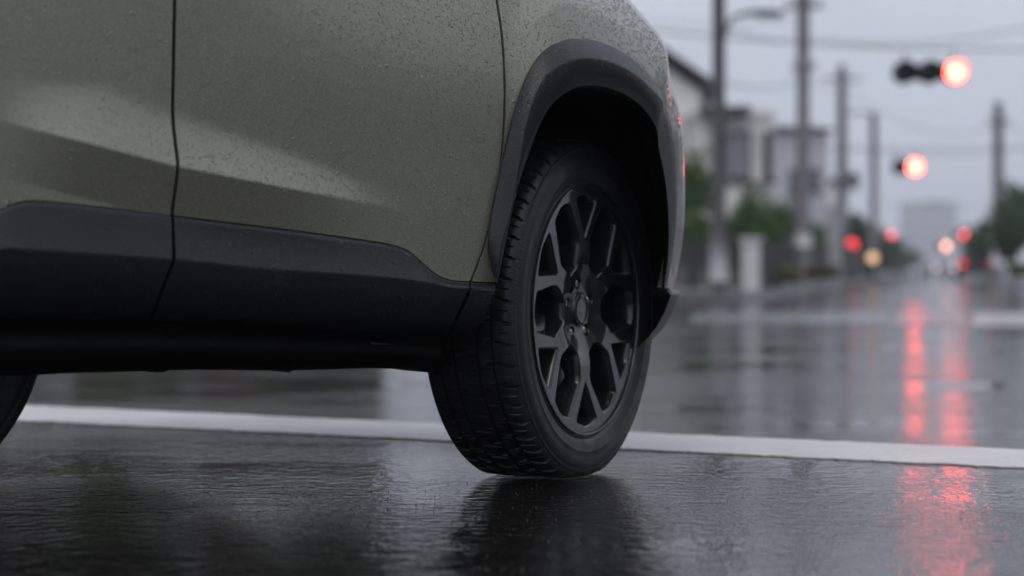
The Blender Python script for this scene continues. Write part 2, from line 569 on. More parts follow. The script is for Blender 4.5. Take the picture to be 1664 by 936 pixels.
# --- fender with wheel opening
ARCH_O = [(807, 459), (799, 446), (793, 425), (790, 395), (794, 360), (802, 328), (814, 268), (827, 211), (839, 168), (852, 130), (876, 85), (901, 66), (929, 59), (957, 62), (989, 70),
          (1028, 93), (1060, 124), (1077, 153), (1088, 187), (1095, 229), (1099, 282), (1100, 328), (1098, 380), (1093, 420), (1086, 450), (1079, 470)]
ARCH_C = [(807, 460), (808, 450), (808, 430), (812, 395), (826, 355), (838, 312), (846, 268), (856, 215), (866, 180), (875, 155), (890, 123), (912, 100), (935, 91), (971, 93), (1007, 104),
          (1042, 125), (1069, 153), (1080, 178), (1087, 206), (1092, 240), (1095.5, 285), (1096, 330), (1094, 380), (1090, 420), (1084, 450), (1078, 470)]
ARCH_I = [(808, 461), (812, 440), (818, 412), (827, 368), (835, 332), (843, 297), (854, 266), (865, 236), (876, 206), (887, 180), (897, 167), (912, 152), (936, 139), (964, 137), (1000, 146),
          (1035, 164), (1058, 190), (1071, 222), (1078, 252), (1083, 290), (1086, 328), (1087, 365), (1087, 400), (1084, 430), (1080, 452), (1077, 471)]
NF = 260
def relax(pl, n=90, it=14):
    q = resample(pl, n)
    for _ in range(it): q[1:-1] = .5*q[1:-1]+.25*(q[:-2]+q[2:])
    return [tuple(p) for p in q]
ARCH_O, ARCH_C, ARCH_I = relax(ARCH_O), relax(ARCH_C), relax(ARCH_I)
ao = resample(ARCH_O, NF)
s_, z_ = px2sz(ao[:, 0], ao[:, 1]); inner = np.stack([s_, z_], -1)
ZT = 1.075
gb = np.array(px2sz(*np.array(shift(list(reversed(GAP_B)), 2)).T)).T      # bottom -> top, (s, z)
S_NOSE = S_SIL+.62
zb = inner[-1, 1]-.001
outer_pts = [tuple(p) for p in gb]+[(gb[-1, 0]+.25, ZT+.01), (gb[-1, 0]+.6, ZT), (S_SIL-.05, ZT-.03), (S_SIL+.2, ZT-.06), (S_NOSE, ZT-.08)]
low_pts = [(S_NOSE, ZT-.3), (S_NOSE, zb)]
# outer boundary is walked so that its points sit radially from the arch: bottom rear -> top -> nose bottom
def lin(pts, n):
    p = np.array(pts, float); l = np.concatenate([[0], np.cumsum(np.linalg.norm(np.diff(p, axis=0), axis=1))])
    t = np.linspace(0, l[-1], n); return np.stack([np.interp(t, l, p[:, k]) for k in (0, 1)], -1)
wall = lin([tuple(p) for p in gb], 400)
top = lin(outer_pts[len(gb)-1:], 400)
nose = lin([outer_pts[-1]]+low_pts, 300)
nose_s = lin([(S_NOSE, ZT-.08), (S_NOSE, zb)], 300)
whole = np.concatenate([wall, top[1:], nose_s[1:]])
# match by angle about the arch centre
cs, cz = (inner[:, 0].min()+inner[:, 0].max())/2, .42
def ang(p): return np.unwrap(np.arctan2(p[:, 1]-cz, p[:, 0]-cs))
ai, aw = ang(inner), ang(whole)
ti = np.linspace(0, 1, NF)
i_n = (ai-ai[0])/(ai[-1]-ai[0]); w_n = (aw-aw[0])/(aw[-1]-aw[0])
w_n = np.maximum.accumulate(w_n+np.arange(len(w_n))*1e-9)
outer = np.stack([np.interp(i_n, w_n, whole[:, k]) for k in (0, 1)], -1)
NR = 90
rr = np.linspace(0, 1, NR)**1.15
fg = inner[:, None]*(1-rr[None, :, None])+outer[:, None]*rr[None, :, None]
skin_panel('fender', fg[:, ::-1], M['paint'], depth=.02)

# --- wheel arch trim
def strip(name, rows, m, both=True, parent=None, label=None, n=None):
    """rows: list of 3-D polylines of equal length -> lofted strip; sharp rows repeat"""
    V = np.concatenate(rows); n = len(rows[0])
    Fc = []
    for r in range(len(rows)-1):
        if rows[r] is rows[r+1]: continue
        for k in range(n-1):
            Fc.append((r*n+k, r*n+k+1, (r+1)*n+k+1, (r+1)*n+k))
    return part(name, V, Fc, m, True, both, parent, label)

def bez(a, b, t): return [(x*(1-t)+p*t, y*(1-t)+q*t) for (x, y), (p, q) in zip(a, b)]
NA = 200
o_, c_, i_ = (resample(x, NA) for x in (ARCH_O, ARCH_C, ARCH_I))
def row(p, e): return P3(p[:, 0], p[:, 1], e)
def rowf(p, e): return P3(p[:, 0], p[:, 1], e*(1-.93*sstep(np.linspace(0, 1, len(p)), .56, .74)))
def mixp(a, b, t): return a*(1-t)+b*t
fade = np.sin(np.clip(np.linspace(0, 1, NA)*14, 0, PI/2))[:, None]
r_a = rowf(o_, .001); r_b = rowf(o_, .007); r_c = rowf(mixp(o_, c_, .08), .0105)
r_d = rowf(mixp(o_, c_, .94), .033); r_e = rowf(c_, .0335); r_f = rowf(mixp(c_, i_, .06), .034)
r_g = rowf(mixp(c_, i_, .95), .016); r_h = rowf(i_, .012)
tt = sstep(np.linspace(0, 1, NA), .30, .62)[:, None]
NV = np.array([math.sin(math.radians(62.6)), -math.cos(math.radians(62.6)), 0])   # axle, outwards
hd_ = (1-tt)*(-NV)+tt*np.array([-.02, .999, 0])
r_i = rowf(i_, .002)+0.0; r_j = r_i+hd_*.05
strip('arch_trim', [r_a, r_b, r_c, r_c, r_d, r_e, r_f, r_g, r_h, r_i, r_j], M['trim'])

# --- wheel housing (dark) from the trim edge inwards; leans along the steered axle
DV = np.array([-NV[1], NV[0], 0])                                                # rolling direction
h0 = r_j; 
h1 = h0+hd_*.20; h2 = h1+hd_*.22
h3 = np.array([[*(h2[:, :2].mean(0)+.06*np.array([-.8, .6])), .30]])
part('wheel_housing', np.concatenate([h0, h1, h2, h3[:1]]), [(r*NA+k, r*NA+k+1, (r+1)*NA+k+1, (r+1)*NA+k) for r in range(2) for k in range(NA-1)]+[(2*NA+k, 2*NA+k+1, 3*NA) for k in range(NA-1)], M['liner'])

# --- door cladding pieces
def cladding(name, T, C, B, lend=None, rend=None, n=160, ledge=6.0, out=.034):
    t = resample(T, n); c = resample(C, n); b = resample(B, n)
    d = (c-t); ln = np.linalg.norm(d, axis=1)[:, None]
    k = np.minimum(ledge/np.maximum(ln, 1e-3), .55)
    t1 = t+d*k*.25; t2 = t+d*k
    t1 = t+d*k*.5
    rows = [row(t, -.012), row(t, .003), row(t1, .0145), row(t2, .0165)]
    r2 = row(mixp(t2, c, .08), .0175)
    rows += [r2, row(mixp(t2, c, .5), .5*(out+.017)), row(mixp(t2, c, .96), out-.001), row(c, out), row(mixp(c, b, .04), out-.001)]
    for q in (.25, .5, .75, .94): rows.append(row(mixp(c, b, q), out-.050*q*q-.004*q))
    last = row(b, out-.062); rows.append(last)
    low = last+CAR_IN*.05; low[:, 2] -= .004; rows.append(low)
    V = np.concatenate(rows); m = len(rows)
    Fc = [(r*n+k, r*n+k+1, (r+1)*n+k+1, (r+1)*n+k) for r in range(m-1) for k in range(n-1)]
    # end flanges
    for e in (0, n-1):
        ring = np.array([V[r*n+e] for r in range(m)])
        b0 = len(V); V = np.concatenate([V, ring, ring+CAR_IN*.03])
        for r in range(m-1): Fc.append((b0+r, b0+r+1, b0+m+r+1, b0+m+r))
    return part(name, V, Fc, M['trim'])

cladding('door_cladding', shift(rd_bot, 0, 2)[:-1]+[(278, 350)], [(-52, 470), (-30, 425), (0, 404), (60, 406), (150, 412), (280, 421)], [(-50, 512), (0, 515), (100, 516), (243, 518)])
cladding('door_cladding', [(284, 352)]+shift(fd_bot, 0, 2)[1:], [(286, 421), (430, 436), (560, 445), (640, 451), (690, 457), (712, 461), (735, 466), (762, 468)], [(249, 519), (400, 526), (560, 535), (640, 540), (700, 543), (727, 545)])
cladding('fender_cladding', [(768, 459), (785, 460), (804, 462)], [(769, 468), (785, 470), (805, 471)], [(733, 546), (752, 547), (772, 547)], n=40)

# --- lower bumper corner
lt = [(1078, 471), (1086, 471.5), (1095, 472), (1101.5, 473)]
g_s = np.linspace(px2sz(1079, 474)[0], S_NOSE, 80)
lip_rows = []
z_top = px2sz(1090, 472)[1]
for (zz, e, q) in ((z_top+.004, -.012, 0), (z_top+.004, .002, 0), (z_top-.007, .016, 0), (z_top-.010, .018, 0), (z_top-.05, .017, 0), (z_top-.08, .010, .01), (z_top-.10, .002, .02), (z_top-.118, -.010, .03), (z_top-.128, -.020, .04)):
    lip_rows.append(surf(g_s, np.full(80, zz)+0*g_s, e))
lip_rows = [np.asarray(r) for r in lip_rows]
V = np.concatenate(lip_rows); m_ = len(lip_rows)
Fc = [(r*80+k, r*80+k+1, (r+1)*80+k+1, (r+1)*80+k) for r in range(m_-1) for k in range(79)]
ring = np.array([V[r*80] for r in range(m_)]); part('bumper_lip', V, Fc, M['trim'])

# --- hidden structure: inner shell behind the doors, underbody, bonnet, cabin, tail
sA = -1.95
gs, gz = np.meshgrid(np.linspace(sA, px2sz(775, 300)[0]+.03, 60), np.linspace(.36, 1.04, 20), indexing='ij')
part('inner_shell', surf(gs, gz, -.045).reshape(-1, 3), grid_faces(60, 20), M['liner'])

ub_u = [-330, -60, 48, 120, 250, 320, 470, 600, 650, 690, 716]
ub_v = [612, 611, 610, 606.5, 602.5, 601, 602.5, 598.5, 599.5, 603, 607]
bb_u = [-330, 0, 245, 400, 560, 640, 735]; bb_v = [514, 515, 518, 526, 535, 540, 545]
uu = np.linspace(-330, 716, 150)
vb = np.interp(uu, bb_u, bb_v); vl = np.interp(uu, ub_u, ub_v)+3.0*((np.abs(uu-258) < 9)|(np.abs(uu-470) < 5))
t0 = P3(uu, vb-14, -.03)
t1 = P3(uu, vb+3, -.045)
t2 = P3(uu, vb+10, -.052)
def prow(f, e, w=0):
    p = P3(uu, vb*(1-f)+vl*f, e); return p
rows = [t0, t1, t2, prow(.28, -.085), prow(.45, -.066), prow(.62, -.070), prow(.80, -.092), prow(.96, -.125), prow(1.0, -.15)]
e = rows[-1].copy(); e += CAR_IN*.14; rows.append(e)
e2 = e.copy(); e2 += CAR_IN*.05; e2[:, 2] += .03; rows.append(e2)
e2 = e2.copy(); e2[:, 2] -= .022; rows[-1] = e2
for q in (.5, 1.0, 1.45):  # unseen floor rows added, sloped down to block bright reflections in the road
    shade_floor = e2+CAR_IN*q; shade_floor[:, 2] = CH+(e2[:, 2]-CH)*shade_floor[:, 1]/e2[:, 1]+.012; rows.append(shade_floor)
nn = len(uu)
def ubf(n): return [(r*nn+k, r*nn+k+1, (r+1)*nn+k+1, (r+1)*nn+k) for r in range(n-1) for k in range(nn-1)]
part('underbody', np.concatenate(rows), ubf(len(rows)), M['under'], True, False)
part('underbody', mirror(np.concatenate(rows[:-3])), ubf(len(rows)-3), M['under'], True, False)
# a jacking bracket under the sill, pale with road grime
pb = [P3(np.array([x]), np.array([y]), e)[0] for (x, y, e) in ((604, 556, -.075), (640, 560, -.078), (636, 573, -.085), (606, 571, -.085))]
brk = pb+[p+CAR_IN*.04 for p in pb]
part('jack_bracket', brk, [(0, 3, 2, 1), (4, 5, 6, 7), (0, 1, 5, 4), (2, 3, 7, 6), (1, 2, 6, 5), (0, 4, 7, 3)], simple('grimy_steel', (.10, .10, .095), .5, .2), False)

# bonnet: from fender tops, crowned across
hs = np.linspace(gb[-1, 0]+.02, S_NOSE, 50)
ze = np.interp(hs, [p[0] for p in outer_pts[len(gb)-1:]], [p[1] for p in outer_pts[len(gb)-1:]])
near = surf(hs, ze-.003, -.004)
far = mirror(near)
rows = []
for q in np.linspace(0, 1, 15):
    r = near*(1-q)+far*q; r[:, 2] += .07*math.sin(PI*q); rows.append(r)
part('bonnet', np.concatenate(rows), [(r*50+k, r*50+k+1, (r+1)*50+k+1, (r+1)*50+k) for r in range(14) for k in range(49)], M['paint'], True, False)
# grille closing the nose
zz = np.linspace(zb-.10, ZT-.09, 12)
ns = surf(np.full(12, S_NOSE-.004), zz, -.01); nf = mirror(ns)
V = np.concatenate([ns*(1-q)+nf*q for q in np.linspace(0, 1, 9)])
part('grille', V, [(r*12+k, r*12+k+1, (r+1)*12+k+1, (r+1)*12+k) for r in range(8) for k in range(11)], M['trim'], True, False)
# cabin: belt -> roof
bs = np.linspace(sA, gb[-1, 0], 40)
zbt = surf(bs, np.full(40, 1.0)); topz = np.full(40, px2sz(500, TOPV)[1])
zs_top = np.interp(bs, [px2sz(-90, TOPV)[0], px2sz(285, TOPV)[0], px2sz(540, TOPV)[0], px2sz(790, TOPV)[0]], [px2sz(x, TOPV)[1] for x in (-90, 285, 540, 790)])
belt = surf(bs, zs_top, -.012)
q = np.linspace(0, 1, 40)
lean = .10+.55*np.clip((q-.72)/.28, 0, 1)
roof_e = belt+CAR_IN*.26-CAR_F*(np.clip((q-.55)/.45, 0, 1)[:, None]**1.2)*.75
roof_e[:, 2] = 1.56-.04*q*q
mid = belt*.5+roof_e*.5
part('side_window', np.concatenate([belt, mid+(-CAR_IN)*.02, roof_e]), [(r*40+k, r*40+k+1, (r+1)*40+k+1, (r+1)*40+k) for r in range(2) for k in range(39)], M['glass'])
rf = mirror(roof_e)
rows = []
for w in np.linspace(0, 1, 11):
    r = roof_e*(1-w)+rf*w; r[:, 2] += .05*math.sin(PI*w); rows.append(r)
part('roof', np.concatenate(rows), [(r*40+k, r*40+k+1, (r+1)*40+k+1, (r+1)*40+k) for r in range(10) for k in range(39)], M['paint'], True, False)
wa = np.array([belt[-1], roof_e[-1]]); wb = mirror(wa)
V = []
for w in np.linspace(0, 1, 9):
    for h in (0, 1): 
        p = wa[h]*(1-w)+wb[h]*w+CAR_F*.12*math.sin(PI*w)*(1-h*.5); V.append(p)
part('windscreen', V, [(2*k, 2*k+2, 2*k+3, 2*k+1) for k in range(8)], M['glass'], True, False)
# quarter panel and tail (behind the frame edge)
qz = np.linspace(.80, zs_top[0], 10); qs = np.linspace(sA-.0, px2sz(-95, 100)[0]-.004, 26)
gs, gz = np.meshgrid(qs, qz, indexing='ij')
skin_panel('quarter_panel', np.stack([gs, gz], -1), M['paint'])
tz = np.linspace(.30, zs_top[0], 10)
ts_ = surf(np.full(10, sA), tz, 0); tf = mirror(ts_)
V = np.concatenate([(ts_*(1-w)+tf*w)-CAR_F*.10*math.sin(PI*w) for w in np.linspace(0, 1, 9)])
part('tailgate', V, [(r*10+k, r*10+k+1, (r+1)*10+k+1, (r+1)*10+k) for r in range(8) for k in range(9)], M['paint'], True, False)
tw = np.array([belt[0], roof_e[0]]); tx = mirror(tw); V = []
for w in np.linspace(0, 1, 9):
    for h in (0, 1): V.append(tw[h]*(1-w)+tx[h]*w)
part('rear_window', V, [(2*k, 2*k+2, 2*k+3, 2*k+1) for k in range(8)], M['glass'], True, False)

# ------------------------------------------------------------------ wheel
R_RIM, R_TY, W_TY = .265, .363, .215
def round_poly(pts, rad, seg=7):
    out = []; n = len(pts)
    for i in range(n):
        p0, p1, p2 = (np.array(pts[(i+k-1) % n], float) for k in range(3))
        r = rad[i] if isinstance(rad, (list, tuple)) else rad
        a = p0-p1; b = p2-p1; la, lb = np.linalg.norm(a), np.linalg.norm(b)
        a /= la; b /= lb
        th = math.acos(np.clip(a @ b, -1, 1)); d = min(r/math.tan(th/2), la*.48, lb*.48)
        q0, q2 = p1+a*d, p1+b*d
        for t in np.linspace(0, 1, seg):
            out.append((1-t)**2*q0+2*t*(1-t)*p1+t*t*q2)
    return np.array(out)
def dense(p, step):
    out = []
    for i in range(len(p)):
        a, b = p[i], p[(i+1) % len(p)]; m = max(1, int(np.linalg.norm(b-a)/step))
        for k in range(m): out.append(a+(b-a)*k/m)
    return np.array(out)
def pol(r, deg): w = math.radians(deg); return (r*math.sin(w), r*math.cos(w))
def inset(p, d):
    """shrink a closed counter-clockwise or clockwise outline by d"""
    n = len(p); out = np.zeros_like(p)
    area = .5*sum(p[i][0]*p[(i+1) % n][1]-p[(i+1) % n][0]*p[i][1] for i in range(n))
    sg = 1 if area > 0 else -1
    for i in range(n):
        t = p[(i+1) % n]-p[i-1]; t = t/(np.linalg.norm(t)+1e-12)
        out[i] = p[i]+sg*d*np.array([-t[1], t[0]])
    return out

def dish(r):
    q = r/R_RIM
    t = np.clip((.46-q)/.30, 0, 1); t = t*t*(3-2*t)
    return -.010-.004*(1-np.clip((q-.55)/.4, 0, 1))-.017*t

def make_wheel(W, nv, dv, name_label=None, detail=True, sw=1):
    W = np.array(W, float)
    upv = np.array([0, 0, 1.])
    def fr(x, a, b): return W+nv*x+dv*a+upv*b
    # --- rim face
    R = R_RIM
    holes = []
    for k in range(6):
        c = 60*k
        holes.append(dense(round_poly([pol(.555*R, c), pol(.915*R, c+13.2), pol(.945*R, c), pol(.915*R, c-13.2)], [.006, .010, .06, .010]), .006))
        b = c+30
        holes.append(dense(round_poly([pol(.350*R, b-14), pol(.350*R, b+14), pol(.57*R, b+22.2), pol(.905*R, b+10.0), pol(.945*R, b), pol(.905*R, b-10.0), pol(.57*R, b-22.2)],
                                      [.016, .016, .035, .010, .06, .010, .035]), .006))
    nuts = [pol(.056, -3+72*k) for k in range(5)]
    for (a, b) in nuts:
        holes.append(np.array([(a+.0135*math.cos(w), b+.0135*math.sin(w)) for w in np.linspace(0, 2*PI, 20, endpoint=False)]))
    outer_c = np.array([pol(R*.985, w) for w in np.linspace(0, 360, 180, endpoint=False)])
    bm = bmesh.new()
    def loop(p):
        vs = [bm.verts.new((x, y, 0)) for x, y in p]
        return [bm.edges.new((vs[i], vs[(i+1) % len(vs)])) for i in range(len(vs))]
    ed = loop(outer_c)
    for h in holes: ed += loop(h)
    bmesh.ops.triangle_fill(bm, use_beauty=True, use_dissolve=False, edges=ed)
    step = .012 if detail else .04
    for ax in (0, 1):
        for x in np.arange(-R, R, step):
            co = [0, 0, 0]; co[ax] = x+.0003; no = [0, 0, 0]; no[ax] = 1
            bmesh.ops.bisect_plane(bm, geom=bm.verts[:]+bm.edges[:]+bm.faces[:], plane_co=co, plane_no=no, dist=1e-6)
    bm.verts.ensure_lookup_table(); bm.verts.index_update()
    mb = MB()
    V = [fr(dish(math.hypot(v.co.x, v.co.y)), v.co.x, v.co.y) for v in bm.verts]
    Fs = []
    for f in bm.faces:
        idx = [v.index for v in f.verts]
        a, b, c = (np.array(V[i]) for i in idx[:3])
        if np.dot(np.cross(b-a, c-a), nv) < 0: idx.reverse()
        Fs.append(tuple(idx))
    bm.free()
    mb.add(V, Fs)
    for hi_, h in enumerate(holes):
        nut = hi_ >= 12
        prof = [(0, 0), (.0008, .0003), (.0040, .0032), (.0048, .0050), (.0085, .018), (.0100, .032), (.0110, .046)] if not nut else [(0, 0), (.0008, .001), (.0012, .02)]
        rows = []
        for (d, dep) in prof:
            hh = inset(h, d) if d else h
            rows.append([fr(dish(math.hypot(*h[i]))-dep, hh[i][0], hh[i][1]) for i in range(len(h))])
        n = len(h)
        vv = [p for r in rows for p in r]
        ff = [(r*n+k, r*n+(k+1) % n, (r+1)*n+(k+1) % n, (r+1)*n+k) for r in range(len(rows)-1) for k in range(n)]
        if nut: ff.append(tuple((len(rows)-1)*n+k for k in range(n)))
        mb.add(vv, ff)
    # lip and barrel
    lip = [(-.0105, R*.983), (-.006, R*.984), (-.0045, R*.990), (-.005, R*.999), (-.009, R*1.004), (-.016, R*1.0), (-.03, R*.985)]
    mb.lathe(lip, fr, 144)
    brl = [(-.0135, R*.985), (-.03, R*.955), (-.05, R*.925), (-.12, R*.90), (-.185, R*.93), (-.20, R*.985)]
    mb.lathe(brl, fr, 96)
    rim = mb.build('wheel', M['rim'], car, True, ROOT)
    rim.data.set_sharp_from_angle(angle=math.radians(50))
    # --- tyre
    hw = W_TY/2
    half = [(-.006, .258), (-.004, .2665), (-.006, .2715), (-.0035, .274), (-.0005, .281), (.0025, .290), (.0035, .296), (.0042, .2975), (.0042, .2995), (.0036, .301), (.0040, .312), (.0030, .322), (.0008, .331), (-.0012, .3345), (.0002, .3355), (-.0008, .3390), (-.0014, .3420),
            (-.0030, .3430), (-.0050, .3490), (-.0090, .3550), (-.0150, .3590), (-.024, .3606), (-.038, .3613), (-.0415, .3615), (-.0425, .3545), (-.0475, .3545), (-.0485, .3618), (-.060, .3624), (-.0745, .3626), (-.0755, .355), (-.0825, .355), (-.0835, .3628), (-.098, .363)]
    prof = [(x-.004, r) for x, r in half]+[(-W_TY-x+.004-.004, r) for x, r in reversed(half)]
    n = 1560 if detail else 96
    ax = np.array([p[0] for p in prof]); rd = np.array([p[1] for p in prof])
    th = np.arange(n)*2*PI/n
    A, T = np.meshgrid(ax, th, indexing='ij'); Rr = np.repeat(rd[:, None], n, 1)
    if detail:
        dep = np.clip(np.minimum(-A-.0, A+W_TY+.0), 0, None)        # distance in from either sidewall
        zone = (Rr > .345)
        # shoulder slots and block sipes
        P_ = 360/52
        ph = (np.degrees(T)+18*(A+hw)/hw*.25) % P_
        sh = zone & (dep < .044) & (ph < .92)
        Rr = Rr-np.where(sh, .0075*sstep(dep, .006, .013), 0)
        ph2 = (np.degrees(T)+2.1+120*(dep)) % P_
        mid_ = zone & (dep > .048) & (ph2 < .75) & (Rr > .357)
        Rr = Rr-np.where(mid_, .006, 0)
        ph3 = (np.degrees(T)+18*(A+hw)/hw*.25+P_*.45+.25*np.sin(dep*900)) % (P_/2)
        sp = zone & (dep < .036) & (dep > .017) & (ph3 < .45)
        Rr = Rr-np.where(sp & ~sh, .003, 0)
        # fine ribs at the shoulder rim
        rib = (np.abs(Rr-.3385) < .004)
        A = A+np.where(rib & ((np.degrees(T) % 1.5) < .75), .0006, 0)
    Yv = Rr*np.sin(T); Zv = Rr*np.cos(T)
    V = W[None, None]+A[..., None]*nv+Yv[..., None]*dv+Zv[..., None]*upv
    # stand it on the road with a small flat
    low = V[..., 2] < .004
    zz = V[..., 2]
    V[..., 2] = np.where(zz < .010, .0008+np.clip(zz+.012, 0, .022)**2/.044*.9, zz)
    m = len(prof)
    Fc = [(i*n+k, i*n+(k+1) % n, (i+1)*n+(k+1) % n, (i+1)*n+k) for i in range(m-1) for k in range(n)]
    ty = mesh('tyre', V.reshape(-1, 3), Fc, M['rubber'], rim, True, ROOT)
    ty.data.set_sharp_from_angle(angle=math.radians(38))
    # --- cap, nuts, brake
    d0 = float(dish(.02))
    cp = MB().lathe([(d0-.001, .040), (d0+.0005, .0395), (d0+.001, .0375), (d0-.001, .0370), (d0+.006, .0355), (d0+.0085, .0345), (d0+.0090, .0335), (d0+.0088, .0318), (d0+.0074, .0308), (d0+.0076, .020), (d0+.0078, .0001)], fr, 48)
    cp.build('centre_cap', M['rim'], rim, True, ROOT)
    for (a, b) in nuts:
        x0 = float(dish(.056))-.018
        nb = MB()
        hexp = [(x0, .0095), (x0+.012, .0095), (x0+.0145, .008), (x0+.0165, .005), (x0+.017, .0001)]
        nb.lathe(hexp, lambda x, p, q, a=a, b=b: fr(x, a+p, b+q), 6 if not detail else 12)
        nb.build('lug_nut', M['chrome'], rim, True, ROOT)
    bd = MB().lathe([(-.075, .05), (-.075, .165), (-.10, .165), (-.10, .05)], fr, 64)
    bd.build('brake_disc', M['disc'], rim, False, ROOT)
    cal = MB()
    for w in np.linspace(200, 255, 6):
        a, b = pol(.150, w); a2, b2 = pol(.150, w+11)
        cal.tube([fr(-.065, a, b), fr(-.065, a2, b2)], .026, 8)
    cal.build('brake_caliper', M['disc'], rim, True, ROOT)
    return rim

WF = np.array([(961-CU)/F*4.0, 4.0, .3525])
make_wheel(WF, NV, DV)
# rear near wheel
cn = -CAR_IN
xr = -1.135; yr = 3.245
make_wheel((xr, yr, .3585), cn, CAR_F, detail=False)
def mir_w(p): return mirror(np.array([p]))[0]
pr = mir_w(np.array([xr, yr, .3585]))
make_wheel(pr, CAR_IN, CAR_F, detail=False)
# rear wheel arch strip, over the rear tyre just beyond the frame edge
th = np.radians(np.linspace(-62, 62, 50))
base = np.array([xr, yr, .36])
def arc(r, e): return np.array([base+cn*e+CAR_F*r*math.sin(t)+np.array([0, 0, 1])*r*math.cos(t) for t in th])
strip('arch_trim', [arc(.50, .05), arc(.495, .07), arc(.44, .075), arc(.42, .06), arc(.42, -.02), arc(.42, -.30)], M['trim'])

# ------------------------------------------------------------------ rain beads standing on the near side of the body
def beads(objs, n, rmin, rmax, seed, mode=1.0):
    rg = np.random.default_rng(seed)
    C = []; N = []; Ar = []; Q = []
    for o in objs:
        me = o.data
        c = np.empty(len(me.polygons)*3); me.polygons.foreach_get('center', c); c = c.reshape(-1, 3)+ROOT
        nn = np.empty(len(me.polygons)*3); me.polygons.foreach_get('normal', nn); nn = nn.reshape(-1, 3)
        a = np.empty(len(me.polygons)); me.polygons.foreach_get('area', a)
        u = CU+F*c[:, 0]/c[:, 1]; v = HV-F*(c[:, 2]-CH)/c[:, 1]
        vd = c-np.array([0, 0, CH]); vd /= np.linalg.norm(vd, axis=1)[:, None]
        f = (nn*vd).sum(1); flip = f > 0; nn[flip] *= -1
        sag = np.array([0.2, -1., 0])
        ok = (u > -30) & (u < 1120) & (v > -30) & (v < 520) & (np.abs(f) > .08) & (nn @ sag > -.2)
        w = a*ok*(.25+.75*sstep(u, 100, 480))
        C.append(c); N.append(nn); Ar.append(w)
        co = np.empty(len(me.vertices)*3); me.vertices.foreach_get('co', co); co = co.reshape(-1, 3)+ROOT
        Q.append(np.array([[co[k] for k in (*pl.vertices[:3], pl.vertices[3] if len(pl.vertices) > 3 else pl.vertices[2])] for pl in me.polygons]))
    Q = np.concatenate(Q); C = np.concatenate(C); N = np.concatenate(N); Ar = np.concatenate(Ar)
    idx = rg.choice(len(C), n, p=Ar/Ar.sum())
    V = []; Fc = []
    M_ = 6
    for i in idx:
        nr = N[i]/np.linalg.norm(N[i]); t = np.cross(nr, (0, 0, 1.)); t /= np.linalg.norm(t)+1e-9; b = np.cross(nr, t)
        g, h_ = rg.random(2); q4 = Q[i]; p = (q4[0]*(1-g)+q4[1]*g)*(1-h_)+(q4[3]*(1-g)+q4[2]*g)*h_
        r = rmin+(rmax-rmin)*rg.random()**1.9
        el = rg.uniform(.9, 1.35)
        h = r*rg.uniform(.45, .7)
        k0 = len(V)
        for (q, hh) in ((1.0, -.05), (.82, .52), (.42, .9)):
            for k in range(M_):
                w = 2*PI*k/M_
                V.append(p+(t*math.cos(w)+b*el*math.sin(w))*r*q+nr*h*hh)
        V.append(p+nr*h)
        for ring in range(2):
            for k in range(M_):
                k2 = (k+1) % M_
                Fc.append((k0+ring*M_+k, k0+ring*M_+k2, k0+(ring+1)*M_+k2, k0+(ring+1)*M_+k))
        for k in range(M_): Fc.append((k0+2*M_+k, k0+2*M_+(k+1) % M_, k0+3*M_))
    return V, Fc
def near_side(name): return [o for o in car.children if o.name.split('.')[0] == name and o.get('near')]
bv, bf = beads([o for nme in ('front_door', 'rear_door', 'fender') for o in near_side(nme)], 52000, .0005, .0019, 5)
bo = mesh('rain_beads', bv, bf, M['water'], car, True, ROOT); bo['kind'] = 'stuff'
bv, bf = beads([o for nme in ('arch_trim', 'door_cladding', 'fender_cladding') for o in near_side(nme)], 24000, .0004, .0015, 6)
bo = mesh('rain_beads', bv, bf, M['water'], car, True, ROOT); bo['kind'] = 'stuff'

# ------------------------------------------------------------------ setting
def sheet(name, pts, z, m, kind='structure'):
    V = [(x, y, z) for x, y in pts]
    o = mesh(name, V, [tuple(range(len(V)))], m, None, False)
    return tag(o, kind=kind)

sheet('road', [(-500, -120), (700, -120), (700, 1500), (-500, 1500)], 0.0, M['asphalt'])
def gp(u, v):
    Y = CH*F/(v-HV); return ((u-CU)/F*Y, Y)
def slab(name, pts, h, m):
    n = len(pts)
    V = [(x, y, .0005) for x, y in pts]+[(x, y, h) for x, y in pts]
    return tag(mesh(name, V, [tuple(range(n, 2*n))]+[(k, (k+1) % n, n+(k+1) % n, n+k) for k in range(n)], m, None, False), kind='structure')
# stop line (edges measured along both borders)
e0, e1 = gp(20, 659), gp(1664, 733); f0, f1 = gp(20, 684.5), gp(1664, 762)
def ext(a, b, t): return (a[0]+(b[0]-a[0])*t, a[1]+(b[1]-a[1])*t)
fa, fb = ext(f0, f1, -.6), ext(f0, f1, 1.6); ea, eb = ext(e0, e1, -.6), ext(e0, e1, 1.6)
def ragged(a, b, n, amp, rg):
    out = []; j = 0.0
    dx, dy = b[0]-a[0], b[1]-a[1]; L_ = math.hypot(dx, dy)
    for k in range(n):
        t = k/(n-1); j = .6*j+rg.normal()*amp
        out.append((a[0]+dx*t-dy/L_*j, a[1]+dy*t+dx/L_*j))
    return out
rg = np.random.default_rng(4)
slab('stop_line', ragged(fa, fb, 420, .004, rg)+ragged(eb, ea, 420, .004, rg), .004, M['roadpaint'])
# far crossing: worn bars and a second stop line beyond the junction
for (u0, u1, v0, v1, mm) in ((1120, 1440, 527, 507, M['worn']), (1450, 1570, 528, 508, M['worn']), (1580, 1780, 530, 508, M['worn2'])):
    slab('crossing_line', [gp(u0, v0), gp(u1, v0), gp(u1+2, v1), gp(u0+4, v1)], .004, mm)

